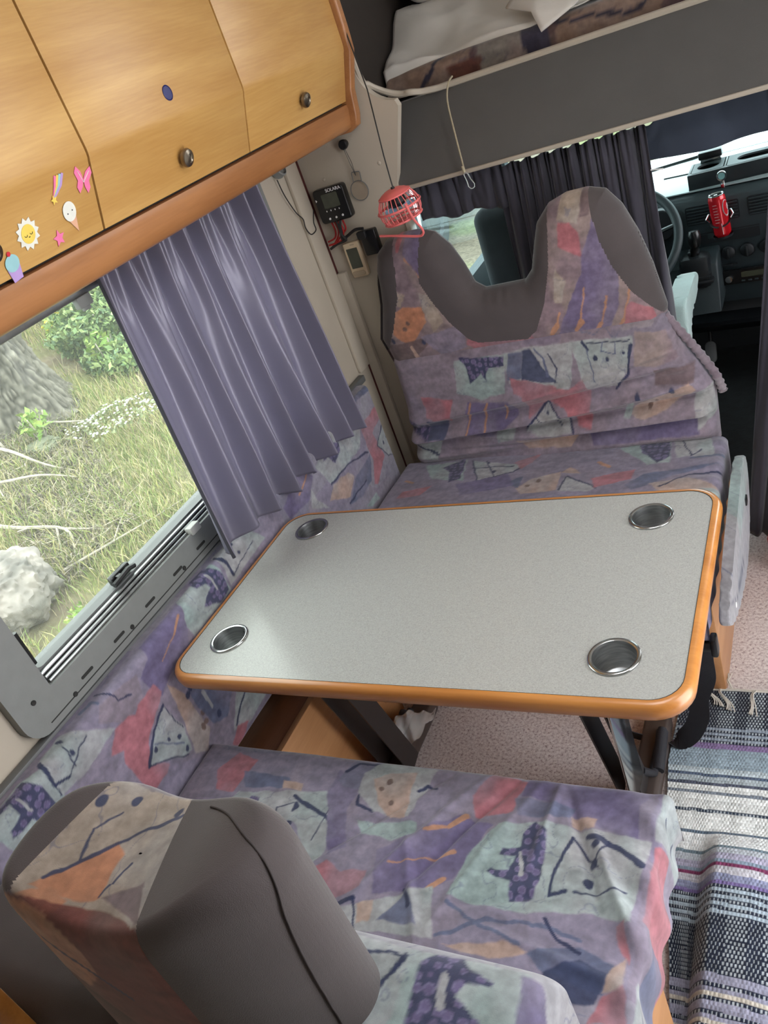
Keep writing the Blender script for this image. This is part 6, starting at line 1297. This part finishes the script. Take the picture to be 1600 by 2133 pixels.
for sg in (-1, 1):
    flat('wing', [(0, 0.002), (sg*0.006, 0.014), (sg*0.017, 0.022), (sg*0.021, 0.012), (sg*0.013, 0.0), (sg*0.016, -0.010), (sg*0.010, -0.019), (sg*0.003, -0.010)][::sg], MSt(1.105, 1.622, -0.25), Sp, s)
    b = NB(); tube(b, [MSt(1.105, 1.622, -0.25, 0.0014) @ Vector(p) for p in ((0, -0.002, 0), (sg*0.008, 0.008, 0), (sg*0.014, 0.015, 0))], 0.0006, 5); obj('white_vein', b, Sw, s)
s = sticker('ice cream cone sticker with a white round scoop', 1.058, 1.583); flat('cone', [(-0.011, 0.0), (0.002, -0.030), (0.012, 0.0)], MSt(1.058, 1.583, 0.25), Sc, s); flat('scoop', circ_(0.0150, 0, 0.007, 24, 1.05), MSt(1.058, 1.583, 0.25, 0.0012), Sw, s)
b = NB(); M_ = MSt(1.058, 1.583, 0.25, 0.002)
for e in (-0.006, 0.006): tube(b, [M_ @ Vector((e-0.0008, 0.006, 0)), M_ @ Vector((e+0.0008, 0.006, 0))], 0.0011, 6)
obj('drawn_face', b, M_dark, s)
s = sticker('small pink star sticker below the ice cream sticker', 1.020, 1.560); flat('star', star_(0.0135, 0.0065, 5), MSt(1.020, 1.560, 0.1), Sp, s)

# parked van bonnet beyond the windscreen and a car beyond the driver window
bn = thing('van_bonnet', 'white bonnet of the camper seen through the windscreen', 'bonnet', (-0.3, 3.9, 0.6)); M_paint = mat('white_vehicle_paint', (225, 228, 228), 0.25, noise=0.02, coat=0.5)
b = NB(); prism(b, [(3.765, 0.80), (3.9, 0.795), (4.25, 0.74), (4.45, 0.62), (4.5, 0.4), (4.5, 0.0), (3.765, 0.0)], -1.12, 0.50, MW, 0.0); bmesh.ops.bevel(b, geom=list(b.edges), offset=0.03, segments=3, affect='EDGES'); obj('bonnet_panel', b, M_paint, bn)
b = NB(); prism(b, [(3.44, 0.80), (3.765, 0.802), (3.765, 0.79), (3.44, 0.79)], -1.12, 0.50, MW); obj('scuttle_panel', b, M_paint, bn)

# ================================================================ OUTSIDE
def gz(x, y): return -0.7+0.25*np.maximum(-(np.asarray(x, float)+2.5), 0)*(1-sstep(6.5, 9.0, np.asarray(y, float))*sstep(-9.0, -7.0, np.asarray(x, float)))
def gh(x, y): x = np.asarray(x, float); y = np.asarray(y, float); return gz(x, y)+0.10*(fbm(x*0.9, y*0.9, 41)-0.5)*sstep(-2.0, -3.2, x)
gx = np.arange(-16, -1.4, 0.06); gy = np.arange(-2, 16, 0.06); X, Y = np.meshgrid(gx, gy, indexing='ij'); Zg = gh(X, Y)+0.03*(fbm(X*6, Y*6, 2)-0.5)
n1 = fbm(X*1.3, Y*1.3, 7)[..., None]; n2 = fbm(X*9, Y*9, 9)[..., None]
gcol = np.array(lin((112, 100, 86)))*(1-sstep(0.42, 0.6, n1))+np.array(lin((108, 108, 74)))*sstep(0.42, 0.6, n1); gcol = gcol*(0.75+0.5*n2)
I = np.arange(X.size).reshape(X.shape)
M_ground = colmat('forest_ground', 0.95, 60, 0.6, 0.0, 0.1, 0.35, 30)
struct(npobj('ground', np.stack([X, Y, Zg], -1).reshape(-1, 3), np.stack([I[:-1, :-1], I[1:, :-1], I[1:, 1:], I[:-1, 1:]], -1).reshape(-1, 4), M_ground, None, gcol.reshape(-1, 3)))
M_leaf = colmat('foliage', 0.7, 60, 0.1, 0.1, 0.3, 0.2, 40)
def blades(n, fx, hmin, hmax, wd, cols, seed):
    r = np.random.default_rng(seed); P = fx(r, n); n = len(P); h = r.uniform(hmin, hmax, n); a = r.uniform(0, 2*PI, n); b_ = r.uniform(0, 2*PI, n); ln = r.uniform(0.15, 0.9, n)*h
    z = gh(P[:, 0], P[:, 1]); base = np.c_[P, z]; w = np.c_[np.cos(a), np.sin(a), np.zeros(n)]*wd*0.5
    mid = base+np.c_[np.cos(b_)*ln*0.35, np.sin(b_)*ln*0.35, h*0.6]; tip = base+np.c_[np.cos(b_)*ln, np.sin(b_)*ln, h*0.92]
    V = np.stack([base-w, base+w, mid+w*0.7, mid-w*0.7, tip], 1).reshape(-1, 3); k = np.arange(n)[:, None]*5
    F = [tuple(x) for x in (k+np.array([0, 1, 2, 3])).tolist()]+[tuple(x) for x in (k+np.array([3, 2, 4])).tolist()]
    ci = r.integers(0, len(cols), n); c = np.array([lin(x) for x in cols])[ci]*r.uniform(0.7, 1.3, (n, 1)); return V, F, np.repeat(c, 5, 0)
def region(r, n):
    # visible wedge through the window
    t = r.uniform(0, 1, n); x = -2.6-6.5*t**1.3; s = r.uniform(-0.15, 1.2, n); y = -x*(0.50+0.52*s*0.9); P = np.c_[x, y]
    k = fbm(P[:, 0]*1.6, P[:, 1]*1.6, 7) > r.uniform(0.20, 0.58, n); return P[k]
V, F, c = blades(85000, region, 0.03, 0.15, 0.006, [(140, 148, 88), (168, 160, 108), (118, 136, 76), (178, 166, 130), (134, 146, 82), (172, 162, 130)], 3)
tag(npobj('meadow_grass', V, F, M_leaf, None, c, smooth=False), 'dry green and yellow grass growing on the bank outside the window', 'grass', kind='stuff')
def twigs(r, n): t = r.uniform(0, 1, n); x = -3.9-1.9*t; y = -x*r.uniform(0.62, 0.80, n); return np.c_[x, y]
V, F, c = blades(5200, twigs, 0.02, 0.10, 0.006, [(120, 110, 100), (150, 140, 128), (92, 84, 76), (160, 150, 132)], 8); V = V.reshape(-1, 5, 3)
V[:, 4, :2] = V[:, 0, :2]+(V[:, 4, :2]-V[:, 0, :2])*3.0; V[:, 2:4, :2] = V[:, :1, :2]+(V[:, 2:4, :2]-V[:, :1, :2])*2.2
tag(npobj('dry_twigs', V.reshape(-1, 3), F, M_leaf, None, c, smooth=False), 'grey heap of dry twigs and needles at the foot of the tree', 'twigs', kind='stuff')
# tree trunk
tr_ = thing('tree', 'big grey trunk with furrowed bark on the bank outside the window', 'tree', (-6.0, 4.15, float(gh(-6.0, 4.15))))
nz, na = 260, 320; T_, A_ = np.meshgrid(np.linspace(0, 1, nz), np.linspace(0, 2*PI, na, endpoint=False), indexing='ij')
zz = T_*4.0; rad = 0.36+0.22*np.exp(-zz/0.28)+0.05*np.sin(A_*5+1)*np.exp(-zz/0.35)
br = np.abs(vnoise(A_*15+1.2*vnoise(A_*6, zz*9, 4), zz*13, 5)-0.5)+np.abs(vnoise(A_*34, zz*30, 6)-0.5)*0.5
rad = rad+0.075*(br-0.3); tx = -5.75+rad*np.cos(A_); ty_ = 4.02+rad*np.sin(A_); z0 = float(gh(-5.9, 4.05))-0.15
bc = np.array(lin((104, 100, 92)))*(0.25+2.0*np.clip(br, 0, 0.6))[..., None]*(0.85+0.3*fbm(A_*8, zz*8, 3))[..., None]
I = np.arange(nz*na).reshape(nz, na); J = np.roll(I, -1, 1)
M_bark = colmat('tree_bark', 0.95, 60, 0.5, 0, 0.1, 0.2, 30)
npobj('bark_trunk', np.stack([tx, ty_, z0+zz], -1).reshape(-1, 3), np.stack([I[:-1], J[:-1], J[1:], I[1:]], -1).reshape(-1, 4), M_bark, tr_, bc.reshape(-1, 3))
# boulders
def rock(name, label, c, r, seed, col, cat='rock'):
    b = NB(); bmesh.ops.create_icosphere(b, subdivisions=6, radius=1)
    for v in b.verts:
        p = v.co.copy(); p = Vector([math.copysign(abs(q)**0.82, q) for q in p])
        nn = Vector((p.x*1.3+seed, p.y*1.3, p.z*1.3)); from_n = __import__('mathutils').noise
        d = 1+0.30*from_n.noise(nn)+0.14*abs(from_n.noise(nn*2.6))+0.07*from_n.noise(nn*7)+0.012*from_n.noise(nn*16)
        v.co = Vector((c[0]+p.x*r[0]*d, c[1]+p.y*r[1]*d, c[2]+p.z*r[2]*d))
    o = obj(name, b, col, None, origin=c); return tag(o, label, cat)
M_rock = mat('pale_granite', (138, 130, 124), 0.9, noise=0.15, nscale=7, bump=1.0, bscale=14, c2=(92, 88, 84))
rock('boulder', 'big pale grey boulder in the grass outside the window', (-4.08, 2.22, -0.21), (0.26, 0.24, 0.22), 2.0, M_rock)
rock('rock', 'small mossy grey stone among the fallen branches outside', (-5.08, 3.66, -0.02), (0.11, 0.12, 0.06), 7.0, mat('mossy_stone', (112, 116, 96), 0.95, noise=0.2, nscale=8, bump=0.5, bscale=40))
M_stick = mat('bleached_dead_wood', (160, 152, 140), 0.9, noise=0.2, nscale=20, bump=0.5, bscale=60)
def branch(label, pts, r, side=()):
    def L3(p): return (p[0], p[1], float(gh(p[0], p[1]))+p[2])
    b = NB(); P_ = catmull([L3(p) for p in pts], 5); n = len(P_); tube(b, P_, [r*(1-0.7*i/n) for i in range(n)], 7)
    for sp in side: Q_ = catmull([L3(p) for p in sp], 4); tube(b, Q_, [r*0.5*(1-0.7*i/len(Q_)) for i in range(len(Q_))], 6)
    tag(obj('fallen_branch', b, M_stick, None, origin=L3(pts[0])), label, 'branch', 'fallen branches outside the window')
branch('dead branch curving over the grass just above the boulder', [(-4.9, 2.75, 0.06), (-4.55, 2.78, 0.07), (-4.2, 2.85, 0.08), (-4.05, 2.72, 0.03)], 0.017, [[(-4.2, 2.85, 0.08), (-4.0, 2.95, 0.05), (-3.9, 3.0, 0.03)], [(-4.45, 2.79, 0.07), (-4.40, 2.70, 0.13)], [(-4.25, 2.84, 0.08), (-4.1, 2.66, 0.02)]])
branch('thin forked branch lying in front of the upper dead branch', [(-4.0, 2.55, 0.05), (-3.85, 2.85, 0.07), (-3.75, 3.1, 0.06), (-3.68, 3.4, 0.04)], 0.009, [[(-3.85, 2.85, 0.07), (-3.95, 3.1, 0.06), (-3.95, 3.3, 0.04)]])
branch('pale branch leaning down to the left of the small stone', [(-5.5, 3.5, 0.05), (-5.15, 3.45, 0.10), (-4.85, 3.40, 0.09), (-4.7, 3.45, 0.04)], 0.016)
branch('long pale stick pointing from the small stone to the flowers', [(-5.6, 3.85, 0.06), (-5.1, 3.85, 0.12), (-4.85, 4.0, 0.1)], 0.012)
branch('bent dead branch nearest to the left edge of the window', [(-5.3, 3.05, 0.04), (-4.95, 3.1, 0.10), (-4.7, 3.25, 0.12), (-4.55, 3.4, 0.04)], 0.014, [[(-4.95, 3.1, 0.10), (-4.8, 3.0, 0.03)]])
branch('upright grey stick standing beside the small leafy plant', [(-5.25, 3.52, 0.0), (-5.28, 3.5, 0.16), (-5.32, 3.52, 0.34)], 0.014)
# leafy clumps
def clump(name, label, cat, c, R, n, leaf, cols, seed, stem=True, flower=None, group=None):
    r = np.random.default_rng(seed); d = r.normal(size=(n, 3)); d /= np.linalg.norm(d, axis=1)[:, None]; d *= (0.55+0.8*fbm(d[:, 0]*2.5+seed, d[:, 1]*2.5+d[:, 2], seed))[:, None]; rr = r.uniform(0.35, 1, (n, 1))**0.5
    P = np.array(c)+d*rr*np.array(R); P[:, 2] = np.maximum(P[:, 2], gh(P[:, 0], P[:, 1])+0.01); u = r.normal(size=(n, 3)); u /= np.linalg.norm(u, axis=1)[:, None]; v = np.cross(u, r.normal(size=(n, 3))); v /= np.linalg.norm(v, axis=1)[:, None]
    s = leaf*r.uniform(0.6, 1.3, (n, 1)); V = np.stack([P-u*s, P+v*s*0.45, P+u*s, P-v*s*0.45], 1).reshape(-1, 3); F = (np.arange(n)[:, None]*4+np.arange(4))
    k = r.integers(0, len(cols), n); col = np.repeat(np.array([lin(x) for x in cols])[k]*r.uniform(0.75, 1.2, (n, 1)), 4, 0)
    t = thing(name, label, cat, (c[0], c[1], float(gh(c[0], c[1]))), group)
    npobj('foliage', V, F, M_leaf, t, col, smooth=False)
    if stem:
        b = NB(); g0 = float(gh(c[0], c[1]))
        for k_ in range(6):
            a = k_*1.05; tube(b, [(c[0], c[1], g0), (c[0]+R[0]*0.3*math.cos(a), c[1]+R[1]*0.3*math.sin(a), (g0+c[2])/2), (c[0]+R[0]*0.7*math.cos(a), c[1]+R[1]*0.7*math.sin(a), c[2]+R[2]*0.5)], 0.006, 5)
        obj('stems', b, M_stick, t)
    if flower:
        nf, fc, fs = flower; d = r.normal(size=(nf, 3)); d[:, 2] = np.abs(d[:, 2]); d /= np.linalg.norm(d, axis=1)[:, None]; d *= (0.35+0.9*fbm(d[:, 0]*3+seed, d[:, 1]*3, seed))[:, None]; P = np.array(c)+d*np.array(R)*1.02
        b = NB()
        for p in P: bmesh.ops.create_icosphere(b, subdivisions=1, radius=fs, matrix=Matrix.Translation(p) @ Matrix.Diagonal((1, 1, 0.6, 1)))
        obj('blossoms', b, mat(name+'_blossom', fc, 0.6, noise=0.05), t)
    return t
gr = [(104, 128, 80), (128, 150, 94), (94, 118, 84), (148, 164, 108)]
br_ = [(126, 150, 74), (142, 160, 84), (110, 140, 66)]
clump('leafy_plant', 'small bright green plant beside the upright stick left of the window', 'plant', (-5.10, 3.72, 0.16), (0.13, 0.13, 0.10), 130, 0.035, br_, 1)
clump('leafy_plant', 'slender yellow-green sapling on the ground right of the trunk', 'plant', (-5.35, 4.85, 0.22), (0.16, 0.16, 0.20), 220, 0.035, br_, 2)
clump('leafy_plant', 'pale green shoot in the grass at the lower corner of the window', 'plant', (-3.62, 2.25, -0.36), (0.08, 0.08, 0.05), 70, 0.022, br_, 6)
clump('white_flower_patch', 'patch of small white wildflowers in the grass beyond the branches', 'flowers', (-4.65, 4.0, -0.02), (0.42, 0.36, 0.07), 420, 0.018, [(130, 136, 104), (118, 128, 88)], 3, False, (170, (205, 205, 198), 0.010))
clump('yellow_flower_bush', 'bush with yellow flower clusters behind the trunk at the top of the window', 'bush', (-6.2, 5.55, 0.36), (0.25, 0.36, 0.26), 1100, 0.03, br_, 4, True, (110, (200, 185, 50), 0.022))
BL = ['green bush straight behind the yellow-flowered bush', 'low green bush behind the left side of the trunk', 'green bush touching the right side of the trunk', 'farthest tall green bush at the top edge of the window', 'green bush right of the yellow-flowered bush, near the curtain', 'tall green bush behind the bush near the curtain', 'tall green bush behind the trunk, reaching the window top', 'low green bush at the right foot of the trunk', 'smallest low bush behind the slender yellow-green sapling']
k = 0
for x, y, rx, h_ in ((-7.6, 7.4, 1.0, 0.7), (-8.6, 6.2, 1.1, 0.9), (-6.4, 6.2, 0.75, 0.55), (-9.5, 8.4, 1.4, 1.2), (-6.6, 7.4, 0.9, 0.7), (-7.9, 9.0, 1.2, 1.1), (-10.5, 6.6, 1.4, 1.3), (-5.75, 5.45, 0.55, 0.30), (-5.35, 5.0, 0.34, 0.16)):
    clump('green_bush', BL[k], 'bush', (x, y, float(gh(x, y))+h_*0.6), (rx, rx, h_), (9000 if rx > 0.5 else 4000), 0.035, gr, 20+k, True, None); k += 1

cr = thing('parked_car', 'white parked car far off beyond the driver side window', 'car', (-4.6, 9.6, -0.5))
M_paint2 = mat('white_car_paint', (215, 218, 220), 0.3, noise=0.02)
b = NB(); prism(b, [(8.2, -0.35), (8.2, 0.15), (8.35, 0.3), (9.0, 0.38), (9.5, 0.85), (10.9, 0.88), (11.4, 0.4), (11.5, -0.35)], -5.6, -4.0, MW, 0.0); bmesh.ops.bevel(b, geom=list(b.edges), offset=0.06, segments=3, affect='EDGES'); obj('car_body', b, M_paint2, cr)
for y0, y1 in ((9.25, 10.0), (10.1, 10.9)):
    b = NB(); prism(b, [(y0, 0.42), (y1, 0.42), (y1-0.05, 0.78), (y0+0.3 if y0 < 9.5 else y0, 0.78)], -4.0, -3.985, MW); obj('side_window', b, M_lcd, cr)
for y in (8.9, 10.9):
    b = NB(); lathe(b, [(0, 0.0), (0.17, 0.0), (0.2, 0.03), (0.32, 0.04), (0.33, -0.02), (0.32, -0.18)], 32, frame((-3.99, y, -0.33), (0, 1, 0), (0, 0, 1))); obj('wheel', b, M_dark, cr)
